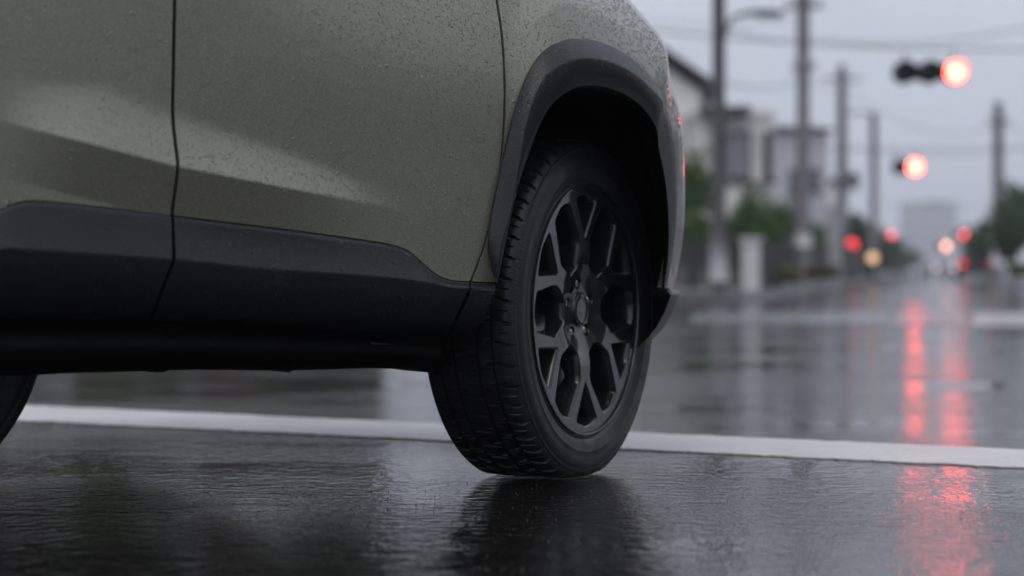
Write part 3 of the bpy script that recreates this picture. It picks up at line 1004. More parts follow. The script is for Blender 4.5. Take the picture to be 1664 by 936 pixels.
# loose grit lying on the wet asphalt in front of the wheel
rg = np.random.default_rng(31)
V = []; Fc = []
for k in range(5000):
    Y = 2.4+1.5*rg.random(); x = rg.uniform(-.30, .30)*Y
    r = .0006+.0016*rg.random()**3
    a0 = rg.random()*6.28; i0 = len(V)
    for q in range(5):
        w = a0+q*2*PI/5; V.append((x+r*math.cos(w)*rg.uniform(.7, 1.2), Y+r*math.sin(w)*rg.uniform(.7, 1.2), -.0004))
    V.append((x+r*rg.uniform(-.3, .3), Y+r*rg.uniform(-.3, .3), r*rg.uniform(.5, 1.0)))
    Fc += [(i0+q, i0+(q+1) % 5, i0+5) for q in range(5)]
tag(mesh('gravel', V, Fc, M['grit'], None, True), kind='stuff')

# left pavement with a kerb, rounded at the corner
KD = np.array([.212, 1.0]); KD = KD/np.linalg.norm(KD)
K0 = np.array([3.2, 26.4])
def pavement(name, pts, h=.13):
    n = len(pts)
    V = [(x, y, 0) for x, y in pts]+[(x, y, h-.02) for x, y in pts]
    c = np.array(pts)
    V += [(x, y, h) for x, y in pts]
    Fc = [tuple(range(2*n, 3*n))]
    for r in range(2):
        Fc += [(r*n+k, r*n+(k+1) % n, (r+1)*n+(k+1) % n, (r+1)*n+k) for k in range(n)]
    return tag(mesh(name, V, Fc, M['pave'], None, False), kind='structure')
far_l = K0+KD*700
pavement('pavement', [(-90, 33.0), (-20, 28.2), (1.2, 25.4), (2.2, 25.5), (2.9, 25.9), tuple(K0), tuple(far_l), (far_l[0]-120, far_l[1]), (-120, 300)])
KR0 = np.array([13.6, 49.0]); far_r = KR0+KD*650
pavement('pavement', [tuple(KR0), (14.1, 48.2), (15.2, 47.6), (70, 44), (260, 300), (far_r[0]+120, far_r[1]), tuple(far_r)])

# ------------------------------------------------------------------ trees and shrubs
def leaves(center, radii, n, size, seed, clumps=14, fill=.9):
    rg = np.random.default_rng(seed)
    c = np.array(center); rad = np.array(radii)
    cl = rg.normal(size=(clumps, 3)); cl /= np.linalg.norm(cl, axis=1)[:, None]
    cl = c+cl*rad*rg.uniform(.25, .78, (clumps, 1))
    cr = rg.uniform(.28, .52, clumps)
    V = []; Fc = []
    for k in range(n):
        j = rg.integers(clumps)
        d = rg.normal(size=3); d /= np.linalg.norm(d)
        p = cl[j]+d*rad*cr[j]*rg.uniform(.35, 1.0)**.6
        if p[2] < .15: p[2] = .15+abs(rg.normal())*.1
        a = rg.normal(size=3); a /= np.linalg.norm(a); b = np.cross(a, rg.normal(size=3)); b /= np.linalg.norm(b)
        s = size*rg.uniform(.6, 1.4)
        i = len(V)
        V += [p-a*s, p+b*s*.5, p+a*s, p-b*s*.5]; Fc.append((i, i+1, i+2, i+3))
    return V, Fc

def plant(name, x, y, h, r, base, label, cat, m, seed, n=1800, size=.09, trunk=True, group=None, parts=('crown', 'trunk')):
    o = empty(name, (x, y, .12), label, cat, group)
    ch = h-base
    V, Fc = leaves((0, 0, base+ch/2), (r, r, ch/2), n, size, seed)
    mesh(parts[0], V, Fc, m, o, False)
    t = MB()
    tr = .035*h*.5
    t.tube([(0, 0, -.05), (.03*h, .01, base*.6+.1), (0, 0, base+ch*.45)], [tr, tr*.75, tr*.3], 8)
    for k in range(4):
        w = k*1.7+seed; t.tube([(0, 0, base+ch*.1*k), (math.cos(w)*r*.6, math.sin(w)*r*.6, base+ch*(.35+.12*k))], [tr*.4, tr*.15], 6)
    t.build(parts[1], M['bark'], o, True)
    return o

# ------------------------------------------------------------------ houses
def house(name, x0, x1, y0, y1, h, label, m, roof='flat', rh=1.0, windows=(), rz=0, over=.35, base=.12, door=None, roof_m=None):
    cx, cy = (x0+x1)/2, (y0+y1)/2
    o = empty(name, (cx, cy, base), label, 'house')
    w, d = x1-x0, y1-y0
    wl = MB().box((0, 0, h/2), (w, d, h)).build('wall', m, o)
    rb = MB()
    if roof == 'flat':
        rb.box((0, 0, h+.09), (w+2*over, d+2*over, .18)); rb.box((0, 0, h+.24), (w*.9, d*.9, .12))
    else:
        a, b = w/2+over, d/2+over
        if roof == 'gable_x':      # ridge runs along y, slopes left-right
            V = [(-a, -b, h-.05), (0, -b, h+rh), (a, -b, h-.05), (-a, b, h-.05), (0, b, h+rh), (a, b, h-.05)]
        else:
            V = [(-a, -b, h-.05), (-a, 0, h+rh), (-a, b, h-.05), (a, -b, h-.05), (a, 0, h+rh), (a, b, h-.05)]
        t = .14
        V2 = [(x, y, z+t) for x, y, z in V]
        Fq = [(0,1,4,3), (1,2,5,4), (6,9,10,7), (7,10,11,8), (0,3,9,6), (2,8,11,5), (0,6,7,1), (1,7,8,2), (3,4,10,9), (4,5,11,10)]
        rb.add(V+V2, Fq)
        # gable walls
        if roof == 'gable_x':
            for yy in (-d/2, d/2): MB().add([(-w/2, yy, h), (w/2, yy, h), (0, yy, h+rh*.93)], [(0, 1, 2)]).build('gable', m, o)
        else:
            for xx in (-w/2, w/2): MB().add([(xx, -d/2, h), (xx, d/2, h), (xx, 0, h+rh*.93)], [(0, 1, 2)]).build('gable', m, o)
    rb.build('roof', roof_m or M['roof'], o)
    for (fx, zc, ww, wh, side) in windows:
        fb = MB()
        t = .07
        if side == 'front':
            px, py = fx*w/2, -d/2
            for dx in (-ww/2, ww/2, 0): fb.box((px+dx, py-.02, zc), (t, .10, wh+t))
            for dz in (-wh/2, wh/2): fb.box((px, py-.018, zc+dz), (ww+t, .09, t))
            fb.box((px, py-.05, zc-wh/2-.06), (ww+.2, .16, .05))
            pn = MB().box((px, py-.004, zc), (ww, .02, wh))
        else:
            sx = 1 if side == 'right' else -1
            px, py = sx*w/2, fx*d/2
            for dy in (-ww/2, ww/2, 0): fb.box((px+sx*.02, py+dy, zc), (.10, t, wh+t))
            for dz in (-wh/2, wh/2): fb.box((px+sx*.018, py, zc+dz), (.09, ww+t, t))
            fb.box((px+sx*.05, py, zc-wh/2-.06), (.16, ww+.2, .05))
            pn = MB().box((px+sx*.004, py, zc), (.02, ww, wh))
        fo = fb.build('window', M['frame'], o)
        pn.build('pane', M['pane'], fo)
    if door:
        fx, ww, wh = door
        db = MB().box((fx*w/2, -d/2-.02, wh/2), (ww, .08, wh)).build('door', M['brown'], o)
        MB().tube([(fx*w/2+ww*.35, -d/2-.10, wh*.45), (fx*w/2+ww*.35, -d/2-.10, wh*.55)], .02, 8).build('handle', M['metal'], db)
    return o

def X(u, Y): return (u-CU)/F*Y
def Z(v, Y): return CH+(HV-v)/F*Y

# nearest pair of pale houses left of the street
house('house', X(860, 46), X(1138, 46), 46, 54, Z(150, 46)-.12, 'white gabled house with dark sloping eaves, tallest beside the car', M['white'], 'gable_x', 1.7, [(.2, 3.9, 1.4, 1.1, 'front'), (-.4, 1.4, 1.6, 1.5, 'front'), (.55, 1.4, .9, 1.4, 'front')], over=.5, door=(-.05, .95, 2.0))
hb_ = house('house', X(1126, 44), X(1256, 44), 44, 51, Z(192, 44)-.12, 'white flat roofed house behind the nearest utility pole, one dark framed upper window', M['cream'], 'flat', .4, [(.13, Z(253, 44)-.12, .52, 1.05, 'front'), (-.5, 1.0, .8, 1.0, 'front'), (-.55, 3.0, 2.0, 1.1, 'right'), (.86, Z(253, 44)-.12, .13, 1.05, 'front')], over=.06, roof_m=M['cream'])
MB().box(((X(1136, 44)+X(1214, 44))/2-(X(1126, 44)+X(1256, 44))/2, -3.6, Z(186, 44)-.05), (X(1214, 44)-X(1134, 44), 1.1, .16)).build('eave', M['roof'], hb_)
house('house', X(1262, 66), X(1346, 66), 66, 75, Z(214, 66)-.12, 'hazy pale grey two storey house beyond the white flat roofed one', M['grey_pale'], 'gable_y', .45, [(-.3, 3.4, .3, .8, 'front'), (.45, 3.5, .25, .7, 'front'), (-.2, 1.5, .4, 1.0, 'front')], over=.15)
house('house', X(1330, 84), X(1366, 84), 84, 92, Z(300, 84)-.12, 'small white house with a brown front, beside the transformer pole', M['white'], 'flat', .3, [(-.5, 2.2, .35, 1.6, 'front'), (.3, 1.1, .25, .9, 'front')], over=.1)
# row hidden behind the car, seen in the wet road beneath the sill
house('house', -11, -3.0, 36, 44, 4.6, 'brown boarded house at the far kerb, mirrored in the road under the car', M['brown'], 'gable_y', 1.6, [(.1, 3.4, 1.5, 1.1, 'front'), (-.5, 1.3, 1.5, 1.2, 'front')], door=(.6, .95, 2.05))
house('house', -23, -13, 40, 49, 5.2, 'grey rendered house at the left end of the far kerb row', M['grey'], 'gable_x', 1.8, [(.1, 3.6, 1.5, 1.1, 'front'), (-.5, 1.3, 1.5, 1.2, 'front')], door=(.5, .95, 2.05))
# houses on the near corner behind the photographer: mirrored in the paint
house('house', 12, 22, -12, -3, 5.4, 'cream house on the near corner behind the camera, facing the car', M['cream'], 'gable_x', 1.7, [(.3, 3.7, 1.4, 1.1, 'left'), (-.4, 1.4, 1.6, 1.4, 'left')], base=0)
house('house', 10, 21, -26, -15, 5.6, 'grey house behind the camera, beyond the near corner house', M['grey'], 'gable_y', 1.8, [(.3, 3.7, 1.4, 1.1, 'left'), (-.4, 1.4, 1.6, 1.4, 'left')], base=0)
house('house', 14, 24, 2, 11, 5.2, 'brown house on the near right corner, outside the view', M['brown'], 'gable_x', 1.8, [(.3, 3.6, 1.4, 1.1, 'left'), (-.4, 1.4, 1.6, 1.4, 'left')], base=0)

plant('tree', X(1128, 37), 37, Z(240, 37)-.1, .52, 1.0, 'green leafy tree between the car and the nearest pole', 'tree', M['leaf'], 3, 1600, .07)
plant('bush', X(1222, 35), 35, Z(312, 35)-.1, .60, .3, 'rounded green bush under the dark framed window', 'bush', M['leaf'], 4, 2600, .06, parts=('foliage', 'stem'))
plant('bush', X(1122, 34), 34, Z(335, 34)-.1, .5, .2, 'green bush beside the car, under the small leafy tree', 'bush', M['leaf'], 24, 2000, .06, parts=('foliage', 'stem'))
plant('bush', X(1192, 35.5), 35.5, Z(326, 35.5)-.1, .45, .2, 'green bush right of the nearest pole over the dark fence', 'bush', M['leaf'], 25, 2000, .06, parts=('foliage', 'stem'))
plant('bush', X(1250, 36), 36, Z(335, 36)-.1, .48, .3, 'lower green bush at the corner of the flat roofed house', 'bush', M['leaf'], 14, 1500, .06, parts=('foliage', 'stem'))
plant('tree', X(1288, 52), 52, Z(318, 52)-.1, .75, .6, 'dark green tree behind the second pole', 'tree', M['leaf_dark'], 5, 1800, .08)
plant('tree', X(1391, 80), 80, Z(340, 80)-.1, .85, .6, 'dark green tree behind the red warning lamp', 'tree', M['leaf_dark'], 6, 1500, .1)
plant('tree', X(1343, 70), 70, Z(350, 70)-.1, .7, .5, 'small dark tree between the second and third poles', 'tree', M['leaf_dark'], 16, 1200, .09)
plant('shrub', X(1283, 34), 34, .42, .28, .05, 'yellow green shrub at the kerb beside the white gate pillar', 'shrub', M['leaf_yellow'], 7, 900, .045, parts=('foliage', 'stem'))
plant('shrub', X(1325, 44), 44, .52, .34, .05, 'brownish shrub at the kerb under the second pole', 'shrub', M['leaf_brown'], 8, 900, .05, parts=('foliage', 'stem'))
plant('shrub', X(1352, 50), 50, .5, .36, .05, 'olive shrub at the kerb before the small white house', 'shrub', M['leaf_yellow'], 9, 800, .05, parts=('foliage', 'stem'))
plant('tree', X(1646, 58), 58, Z(300, 58)-.1, 1.0, .4, 'broad dark green tree behind the right hand pole', 'tree', M['leaf_dark'], 10, 3000, .09)
plant('tree', X(1692, 60), 60, Z(252, 60)-.1, 1.25, .4, 'taller green tree at the right edge of the view', 'tree', M['leaf'], 11, 3200, .1)
plant('tree', X(1606, 74), 74, Z(345, 74)-.1, .9, .4, 'low dark tree left of the right hand pole', 'tree', M['leaf_dark'], 12, 2000, .1)
plant('shrub', X(1652, 49.5), 49.5, .62, .5, .05, 'low green shrub at the right kerb in front of the trees', 'shrub', M['leaf'], 13, 1200, .05, parts=('foliage', 'stem'))
plant('tree', -7, 33.5, 3.6, 1.5, .8, 'green garden tree behind the car, before the brown house', 'tree', M['leaf'], 21, 2000, .12)
plant('tree', -3.2, 34.5, 4.3, 1.7, .5, 'broad garden tree behind the car at the right end of the brown house', 'tree', M['leaf_dark'], 29, 3000, .13)
plant('tree', -.6, 34, 3.0, 1.2, .6, 'dark garden tree behind the car, right of the brown house', 'tree', M['leaf_dark'], 22, 2000, .11)
plant('tree', 9.5, -1.0, 5.0, 2.0, 1.2, 'tall dark tree behind the camera before the near corner house', 'tree', M['leaf_dark'], 23, 3000, .14)

for k, (u, Y, vt, r, mm, lab) in enumerate((
        (1278, 47, 345, .5, 'leaf_dark', 'dark hedge bush at the foot of the hazy grey house, left of the second pole'),
        (1300, 60, 352, .7, 'leaf', 'green bush behind the second pole, before the grey house'),
        (1330, 64, 366, .8, 'leaf_dark', 'dark bush between the second pole and the pale tall gate pillar'),
        (1404, 92, 352, 1.0, 'leaf_dark', 'dark bush between the transformer pole and the street lamp post'),
        (1432, 110, 372, 1.3, 'leaf_dark', 'far dark bush right of the street lamp post'),
        (1456, 150, 396, 1.8, 'leaf_dark', 'far low hedge at the left verge under the faint red light'))):
    plant('bush', X(u, Y), Y, Z(vt, Y)-.1, r, .15, lab, 'bush', M[mm], 60+k, 1500, .05+.0009*Y, parts=('foliage', 'stem'))
# planting on the far right corner beyond the frame: mirrored in the front corner of the wing
for k, (x, y, h, r, lab) in enumerate(((13.2, 30, 5.0, 2.4, 'tall dark tree on the far right corner outside the view, nearest the junction'), (17.5, 33, 6.0, 2.8, 'second tall dark tree on the right corner outside the view'),
        (22.5, 31, 5.5, 2.8, 'dark tree at the right end of the corner planting outside the view'), (18.5, 44.5, 6.5, 3.0, 'tallest dark tree on the right pavement outside the view'), (14.2, 24, 3.6, 1.9, 'low dark tree at the right kerb outside the view'))):
    plant('tree', x, y, h, r, .3, lab, 'tree', M['leaf_dark'], 80+k, 3500, .17)
# fence in front of the flat-roofed house, with gate pillars
def fence(xa, ya, xb, yb, h, label, n):
    o = empty('garden_fence', (xa, ya, .12), label, 'fence')
    L_ = math.hypot(xb-xa, yb-ya); rz = math.atan2(yb-ya, xb-xa)
    pn = MB()
    for k in range(n):
        t = (k+.5)/n
        pn.box(((xb-xa)*t, (yb-ya)*t, h/2), (L_/n*.82, .03, h-.1), rz)
    pn.build('slats', M['fence'], o)
    for k in range(5):
        t = k/4
        MB().box(((xb-xa)*t, (yb-ya)*t+.06, h/2), (.09, .09, h), rz).build('post', M['fence'], o)
    return o
yf = 31.5
fence(X(1040, yf), yf, X(1206, yf), yf, Z(388, yf)-.1, 'dark slatted fence running behind the nearest pole', 22)
fence(X(1236, yf), yf, X(1268, 34), 34, Z(392, yf)-.1, 'short dark slatted fence right of the white gate pillar', 8)
def pillar(u, Y, w, v, label, m):
    o = empty('gate_pillar', (X(u, Y), Y, .12), label, 'pillar')
    h = Z(v, Y)-.12
    MB().box((0, 0, h/2), (w, w, h)).build('shaft', m, o)
    MB().box((0, 0, h+.03), (w+.08, w+.08, .06)).build('cap', m, o)
    return o
pillar(1220, 30.6, .27, 392, 'white gate pillar standing between the two dark fences', M['white_paint'])
fence(X(1272, 43), 43, X(1345, 58), 58, 1.15, 'long dark slatted fence along the kerb past the second pole', 26)
fence(X(1374, 66), 66, X(1412, 84), 84, 1.3, 'distant dark slatted fence between the transformer pole and the street lamp post', 20)
pillar(1356, 62, .42, 340, 'pale tall gate pillar before the small white house', M['pole_pale'])

# ------------------------------------------------------------------ poles, lamps, signals
def pole(u, Y, top, r, label, m, name='utility_pole', arms=(), sleeve=None, box=None, lean=0):
    o = empty(name, (X(u, Y), Y, .12), label, 'pole')
    MB().tube([(0, 0, 0), (lean*.5, 0, top*.5), (lean, 0, top)], [r*1.12, r, r*.78], 16).build('shaft', m, o, True)
    for (z, w) in arms:
        a = MB().box((0, -.0-r*.6, z), (w, .09, .09))
        a.build('crossarm', M['metal'], o)
        for q in (-.42, .42, .2, -.2):
            MB().lathe([(0, .03), (.03, .05), (.06, .035), (.10, .05), (.14, .03), (.16, .001)], lambda x, p, s, q=q, w=w, z=z: (q*w+p, -r*.6+s, z+.045+x), 10).build('insulator', M['pole_pale'], o, True)
    if sleeve:
        z0, z1, k, mm = sleeve
        MB().tube([(0, 0, z0), (0, 0, z1)], r*k, 16).build('sleeve', mm, o, True)
    if box:
        z, dx, s = box
        tb = MB().tube([(dx, -.05, z-s*.6), (dx, -.05, z+s*.6)], s*.42, 14).box((dx*.5, -.02, z), (abs(dx), .08, .08))
        tb.build('transformer', M['metal'], o, True)
    return o
pole(1168, 28, 9.0, .095, 'dark slim utility pole nearest the car with a pale sleeve round its foot', M['pole_dark'], sleeve=(.15, Z(378, 28)-.12, 1.45, M['pole_pale']))
pole(1305, 45, 12, .15, 'grey concrete utility pole second along the left kerb with crossarms above', M['pole'], arms=((Z(120, 45), .55), (Z(20, 45), .9)), sleeve=(Z(402, 45)-.1, Z(372, 45)-.1, 1.35, M['white_paint']))
pole(1368, 74, Z(112, 74), .21, 'grey utility pole with a transformer low on its side', M['pole'], arms=((Z(135, 74), 1.5),), box=(Z(300, 74), .45, .55))
pole(1622, 70, Z(172, 70), .20, 'pale utility pole standing alone before the trees on the right', M['pole'], arms=((Z(205, 70), .9),), sleeve=(Z(432, 70)-.1, Z(402, 70)-.1, 1.3, M['white_paint']))
pole(1652, 230, Z(300, 230), .25, 'far thin pole beyond the right hand trees', M['pole'])

def street_lamp(u, Y, z, u2, label, own_pole=True, top=None):
    px = X(u, Y); hx = X(u2, Y)-px
    o = empty('street_lamp', (px, Y, .12), label, 'street lamp')
    z = z-.12
    if own_pole: MB().tube([(0, 0, 0), (0, 0, z+.05)], [.17, .14], 14).build('post', M['pole'], o, True)
    s = 1 if hx > 0 else -1
    MB().tube([(s*.05, 0, z-.25), (hx*.3, 0, z+.02), (hx*.75, 0, z+.08)], .035 if not own_pole else .05, 10).build('arm', M['metal'], o, True)
    hd = MB()
    n = 14; V = []; Fc = []
    for i, q in enumerate(np.linspace(0, 1, 9)):
        w = .13*math.sin(PI*min(1, .08+q*.95))**.6+.01; hgt = .055*math.sin(PI*min(1, .1+q*.85))**.5+.01
        for k in range(n):
            t = 2*PI*k/n; V.append((hx*.75+s*q*.62-s*.05, w*math.cos(t), z+.08+hgt*math.sin(t)*(1 if math.sin(t) > 0 else .6)))
    for i in range(8):
        for k in range(n): Fc.append((i*n+k, i*n+(k+1) % n, (i+1)*n+(k+1) % n, (i+1)*n+k))
    Fc.append(tuple(range(n))); Fc.append(tuple(8*n+k for k in range(n)))
    hd.add(V, Fc); ho = hd.build('lamp_head', M['metal'], o, True)
    MB().box((hx*.75+s*.33, 0, z+.04), (.34, .16, .05)).build('lens', M['lamp_glass'], ho)
    return o
street_lamp(1172, 28.05, Z(30, 28), 1228, 'grey cobra head street lamp reaching out from the nearest pole', False)
street_lamp(1420, 78, Z(186, 78), 1392, 'grey street lamp post whose arm reaches left toward the transformer pole')

def signal(name, uc, Y, v, lit, dx, r, n, mlit, label, group=None, pole_to=None, hood=True, hang=None, rz=0.0):
    """horizontal signal head; lit lens at photo column uc"""
    x0, z0 = X(uc, Y), Z(v, Y)
    o = empty(name, (x0, Y, z0), label, 'traffic light', group, rz)
    hb = MB()
    w = dx*(n-1)+2*r+.16
    cx = -dx*(n-1)/2
    hb.box((cx, .09, 0), (dx*(n-1)+r, .13, r*1.5))
    hb.box((cx, .09, 0), (dx*(n-1)+r*1.3, .10, r*.6))
    hh = r
    for k in range(n):
        hb.lathe([(-.02, r*.9), (-.02, r*1.10), (.0, r*1.16), (.14, r*1.12), (.18, r*.9), (.185, .001)], lambda x, a, b, k=k: (-dx*k+a, x, b), 32)
    hb.build('case', M['darkmetal'], o, True)
    for k in range(n):
        xk = -dx*k
        m = mlit if k == 0 else M['lens_off']
        d = MB().disc((xk, -.03, 0), (0, -1, 0), r*.94, 28, .03); d.build('lens', m, o, True)
        vs = MB(); vv = []; ff = []
        for i, t in enumerate(np.linspace(math.radians(-15), math.radians(195), 20)):
            for (rr_, yy) in ((r, -.02), (r*1.03, -.22-.0*math.sin(t))): vv.append((xk+rr_*math.cos(t), yy*(1 if yy > -.1 else (.55+.45*max(0, math.sin(t)))), rr_*math.sin(t)))
        for i in range(19): ff.append((2*i, 2*i+1, 2*i+3, 2*i+2))
        vs.add(vv, ff); vs.build('visor', M['darkmetal'], o, True)
    if hang:
        for q in (.2, .8):
            MB().tube([(cx-w/2+w*q, .08, hh*.9), (cx-w/2+w*q, .08, hang)], .018, 8).build('hanger', M['metal'], o)
    if pole_to is not None:
        dxp, gz = pole_to
        MB().tube([(cx, .2, 0), (dxp, .2, .05)], .05, 8).build('arm', M['metal'], o)
        MB().tube([(dxp, .2, -z0+.1), (dxp, .2, .4)], .10, 10).build('post', M['pole'], o)
    return o
Y1 = 29.0
signal('traffic_light', 1552, Y1, 117, 0, X(1552, Y1)-X(1511, Y1), .155, 3, M['red'], 'large horizontal traffic light with two dark lenses and one glowing red over the road', 'traffic lights along the street', hang=Z(84, Y1)-Z(117, Y1))
Y2 = 46.0
signal('traffic_light', 1486, Y2, 271, 0, .34, .17, 2, M['red2'], 'smaller glowing red traffic light hanging lower over the lane, beyond the large one', 'traffic lights along the street', hang=Z(243, Y2)-Z(271, Y2))
Y3 = 130.0
signal('traffic_light', 1447, Y3, 384, 0, .5, .24, 2, M['red_far'], 'faint far red traffic light on the left, right of the street lamp post', 'traffic lights along the street', pole_to=(-1.1, 0))
signal('traffic_light', 1567, Y3, 383, 0, .5, .24, 2, M['red_far'], 'faint far red traffic light on the right, left of the pale pole', 'traffic lights along the street', pole_to=(1.9, 0))
signal('traffic_light', 1537, 190, 400, 0, .6, .32, 2, M['amber_far'], 'faint far orange traffic light low over the road, farthest down the street', 'traffic lights along the street', pole_to=(4.5, 0))

def warning(u, Y, v, r, m, label):
    zc = Z(v, Y)-.12
    o = empty('warning_lamp', (X(u, Y), Y, .12), label, 'warning lamp')
    MB().tube([(0, 0, 0), (0, 0, zc-r)], [.12, .09], 12).build('post', M['darkmetal'], o, True)
    MB().box((0, .06, zc), (r*2.5, .10, r*2.5)).build('case', M['darkmetal'], o)
    MB().disc((0, -.005, zc), (0, -1, 0), r, 24, .05).build('lens', m, o, True)
    return o
warning(1384, 71, 397, .20, M['red_small'], 'round red warning lamp on a dark post at the left kerb')
warning(1418, 76, 419, .20, M['amber'], 'round amber warning lamp on a post below the street lamp')

# two distant cars
def small_car(name, u, Y, rz, label, m, front):
    o = empty(name, (X(u, Y), Y, 0), label, 'car')
    o.rotation_euler = (0, 0, rz)
    prof = [(-.85, .25), (-.87, .75), (-.80, .92), (-.66, 1.40), (-.5, 1.47), (.5, 1.47), (.66, 1.40), (.80, .92), (.87, .75), (.85, .25)]
    V = []; ys = [(-2.0, .62, .3), (-1.95, .8, .52), (-1.1, .95, .62), (-.5, 1.0, 1.0), (1.0, 1.0, 1.0), (1.75, .98, .8), (2.0, .9, .6)]
    for (y, sx, sz) in ys:
        for (x, z) in prof: V.append((x*(.9+.1*sx), y, z if z < .93 else .92+(z-.92)*max(0, (sz-.6)/.4)))
    n = len(prof); Fc = [(i*n+k, i*n+k+1, (i+1)*n+k+1, (i+1)*n+k) for i in range(len(ys)-1) for k in range(n-1)]
    Fc += [tuple(range(n)), tuple((len(ys)-1)*n+k for k in reversed(range(n)))]
    MB().add(V, Fc).build('body', m, o)
    MB().add([(-.62, -1.06, .95), (.62, -1.06, .95), (.52, -.52, 1.38), (-.52, -.52, 1.38)], [(0, 1, 2, 3)]).build('windscreen', M['glass'], o)
    MB().add([(-.60, 2.01, .95), (.60, 2.01, .95), (.52, 1.92, 1.25), (-.52, 1.92, 1.25)], [(1, 0, 3, 2)]).build('rear_window', M['glass'], o)
    for sx in (-1, 1):
        MB().disc((sx*.58, -2.02, .64), (0, -1, 0), .13, 16, .03).build('headlight', M['head'] if front else M['lamp_glass'], o, True)
        MB().box((sx*.66, 2.01, .78), (.24, .05, .16)).build('tail_light', M['tail'] if not front else M['lens_off'], o)
        for y in (-1.25, 1.25):
            MB().lathe([(0, .05), (0, .26), (.02, .31), (.16, .31), (.18, .26), (.18, .05)], lambda x, a, b, sx=sx, y=y: (sx*(.70+x), y+a, .31+b), 20).build('wheel', M['rubber'], o, True)
    return o
small_car('distant_car', 1524, 125, 0.0, 'small silver car approaching far down the street with pale headlights', M['carsilver'], True)
small_car('distant_car', 1584, 92, PI-.2, 'dark car far off at the right kerb showing a dim red tail light', M['carblue'], False)

# far buildings
def tower(u0, u1, Y, v, label, m, floors, cols, depth=18):
    x0, x1 = X(u0, Y), X(u1, Y); h = Z(v, Y); w = x1-x0
    o = empty('apartment_block', ((x0+x1)/2, Y, .1), label, 'building')
    MB().box((0, depth/2, h/2), (w, depth, h)).build('wall', m, o)
    MB().box((w*.15, depth/2, h+.02*h), (w*.3, depth*.4, .05*h)).build('roof_house', m, o)
    for i in range(floors):
        z = h*(i+.6)/floors
        MB().box((0, -.05, z), (w*.9, .25, h/floors*.35)).build('window_band', M['pane'], o)
    return o
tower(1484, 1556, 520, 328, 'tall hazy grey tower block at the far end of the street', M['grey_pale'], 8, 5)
tower(1556, 1600, 430, 388, 'low hazy block right of the tower block, above the far traffic light', M['cream'], 3, 5)
tower(1438, 1482, 400, 392, 'low hazy block left of the tower block', M['grey'], 3, 4)
tower(1404, 1440, 210, 366, 'hazy block behind the street lamp post', M['cream'], 4, 4)
for k, (u, Y, h, r) in enumerate(((1442, 170, 3.2, 2.2), (1468, 240, 3.6, 3.0), (1594, 150, 4.2, 2.6), (1610, 110, 3.6, 2.0))):
    plant('tree', X(u, Y), Y, h, r, .5, ('far roadside tree by the faint left signal', 'farthest grey green tree left of the road end', 'far tree at the right verge behind the orange signal', 'dark tree right of the faint right signal')[k], 'tree', M['leaf_dark'], 40+k, 1200, .2)

# overhead cables
def cable(a, b, sag, label, r=.012):
    a, b = Vector(a), Vector(b)
    pts = [a.lerp(b, t)-Vector((0, 0, sag*4*t*(1-t))) for t in np.linspace(0, 1, 22)]
    o = MB().tube(pts, r, 6).build('overhead_cable', M['cable'], None, True)
    return tag(o, label, 'cable', 'overhead cables along the street')
def pt(u, Y, v): return tuple(at(u, Y, v))
cable(pt(900, 29, 30), pt(2000, 29, 66), -.0+.28, 'span cable carrying the large traffic light across the road', .014)
cable(pt(1000, 46, 215), pt(1900, 46, 226), .33, 'span cable carrying the smaller red traffic light', .014)
cable(pt(1168, 28, 40), pt(1305, 45, 55), .15, 'cable from the nearest pole to the second pole')
cable(pt(1305, 45, 60), pt(1760, 40, 22), .35, 'high cable sagging from the second pole to the right across the sky', .015)
cable(pt(1305, 45, 118), pt(1368, 74, 134), .3, 'cable from the crossarm of the second pole to the transformer pole')
cable(pt(1168, 28, 130), pt(1305, 45, 122), .2, 'lower cable from the nearest pole to the second pole')
cable(pt(1000, 60, 20), pt(1305, 45, 28), .3, 'cable coming over the gabled house to the second pole')
cable(pt(1368, 74, 135), pt(1622, 70, 204), .9, 'long sagging cable from the transformer pole to the right hand pole')
cable(pt(1622, 70, 204), pt(1900, 60, 190), .5, 'cable leaving the right hand pole out of the view')
cable(pt(1368, 74, 240), pt(1760, 66, 226), .4, 'low cable crossing the street behind the smaller red signal')
cable(pt(1420, 95, 330), pt(1760, 90, 318), .3, 'lowest cable crossing the street near the tower block')

# ------------------------------------------------------------------ haze
lo_, hi_ = (-480., -110., -1.0), (680., 1480., 60.)
hz = MB().box(((lo_[0]+hi_[0])/2, (lo_[1]+hi_[1])/2, (lo_[2]+hi_[2])/2), (hi_[0]-lo_[0], hi_[1]-lo_[1], hi_[2]-lo_[2])).build('haze', None)
tag(hz, kind='stuff')
hm = bpy.data.materials.new('rain_haze'); hm.use_nodes = True
nt = hm.node_tree; nt.nodes.remove(nt.nodes['Principled BSDF'])
pv = nt.nodes.new('ShaderNodeVolumePrincipled')
pv.inputs['Color'].default_value = (.90, .93, 1.0, 1)
pv.inputs['Density'].default_value = .0008
pv.inputs['Anisotropy'].default_value = .2
nt.links.new(pv.outputs[0], nt.nodes['Material Output'].inputs['Volume'])
hz.data.materials.append(hm)

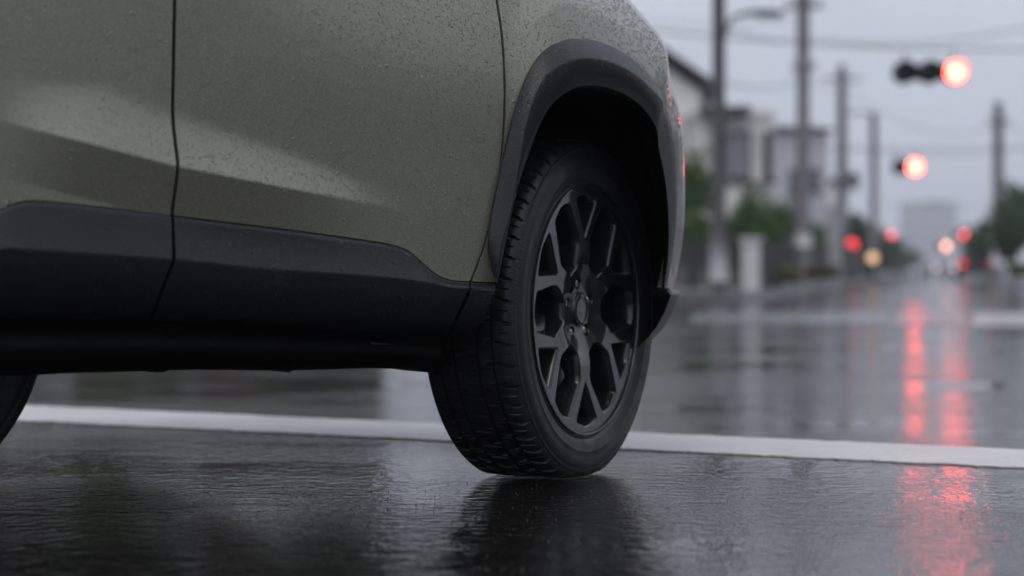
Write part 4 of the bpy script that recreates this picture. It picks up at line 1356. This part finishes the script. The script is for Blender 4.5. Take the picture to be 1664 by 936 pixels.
# ------------------------------------------------------------------ sky, sun, camera
SUN_EL, SUN_AZ = 52.0, 200.0
wd = bpy.data.worlds.new('World'); S.world = wd; wd.use_nodes = True
nt = wd.node_tree; bg = nt.nodes['Background']
sk = nt.nodes.new('ShaderNodeTexSky'); sk.sky_type = 'NISHITA'; sk.sun_disc = False
sk.sun_elevation = math.radians(SUN_EL); sk.sun_rotation = math.radians(SUN_AZ)
sk.air_density = 1.5; sk.dust_density = 6.0; sk.ozone_density = 1.5
tc = nt.nodes.new('ShaderNodeTexCoord')
sx = nt.nodes.new('ShaderNodeSeparateXYZ'); nt.links.new(tc.outputs['Generated'], sx.inputs[0])
el = math_n(nt, 'MAXIMUM', sx.outputs[2], 0.0)
lum = ramp(nt, el, (0, 1, 6.9, 11.0))
cl = noise(nt, coords(nt, (1, 1, 2.6), kind='Generated'), 2.6, 5, .5)
lum = math_n(nt, 'MULTIPLY', lum, ramp(nt, cl, (.3, .7, .86, 1.12)))
vm = nt.nodes.new('ShaderNodeVectorMath'); vm.operation = 'SCALE'
vm.inputs[0].default_value = (.91, .96, 1.10); nt.links.new(lum, vm.inputs['Scale'])
mx = mixcol(nt, .90, sk.outputs[0], vm.outputs[0])
nt.links.new(mx, bg.inputs['Color'])
bg.inputs['Strength'].default_value = .10

sl = bpy.data.lights.new('sun', 'SUN'); sl.energy = .6; sl.angle = math.radians(25); sl.color = (1.0, .96, .92)
so = bpy.data.objects.new('sun', sl); COL.objects.link(so)
d = Vector((math.sin(math.radians(SUN_AZ))*math.cos(math.radians(SUN_EL)), math.cos(math.radians(SUN_AZ))*math.cos(math.radians(SUN_EL)), math.sin(math.radians(SUN_EL))))
so.rotation_euler = d.to_track_quat('Z', 'Y').to_euler()

cd = bpy.data.cameras.new('camera'); co = bpy.data.objects.new('camera', cd); COL.objects.link(co)
co.location = (0, 0, CH); co.rotation_euler = (PI/2, 0, 0)
cd.sensor_width = 36.0; cd.lens = 36.0*F/1664
cd.shift_y = -(468-HV)/1664
cd.clip_start = .05; cd.clip_end = 4000
cd.dof.use_dof = True; cd.dof.focus_distance = 3.72; cd.dof.aperture_fstop = cd.lens/32.0
cd.dof.aperture_blades = 0
S.camera = co
S.view_settings.view_transform = 'Standard'; S.view_settings.look = 'None'
S.view_settings.exposure = 0.0; S.view_settings.gamma = 1.0
S.view_settings.use_curve_mapping = False
S.render.engine = 'CYCLES'
S.cycles.use_denoising = True
try: S.cycles.denoiser = 'OPENIMAGEDENOISE'
except Exception: pass
S.cycles.max_bounces = 8; S.cycles.volume_bounces = 1
S.cycles.sample_clamp_indirect = 6.0
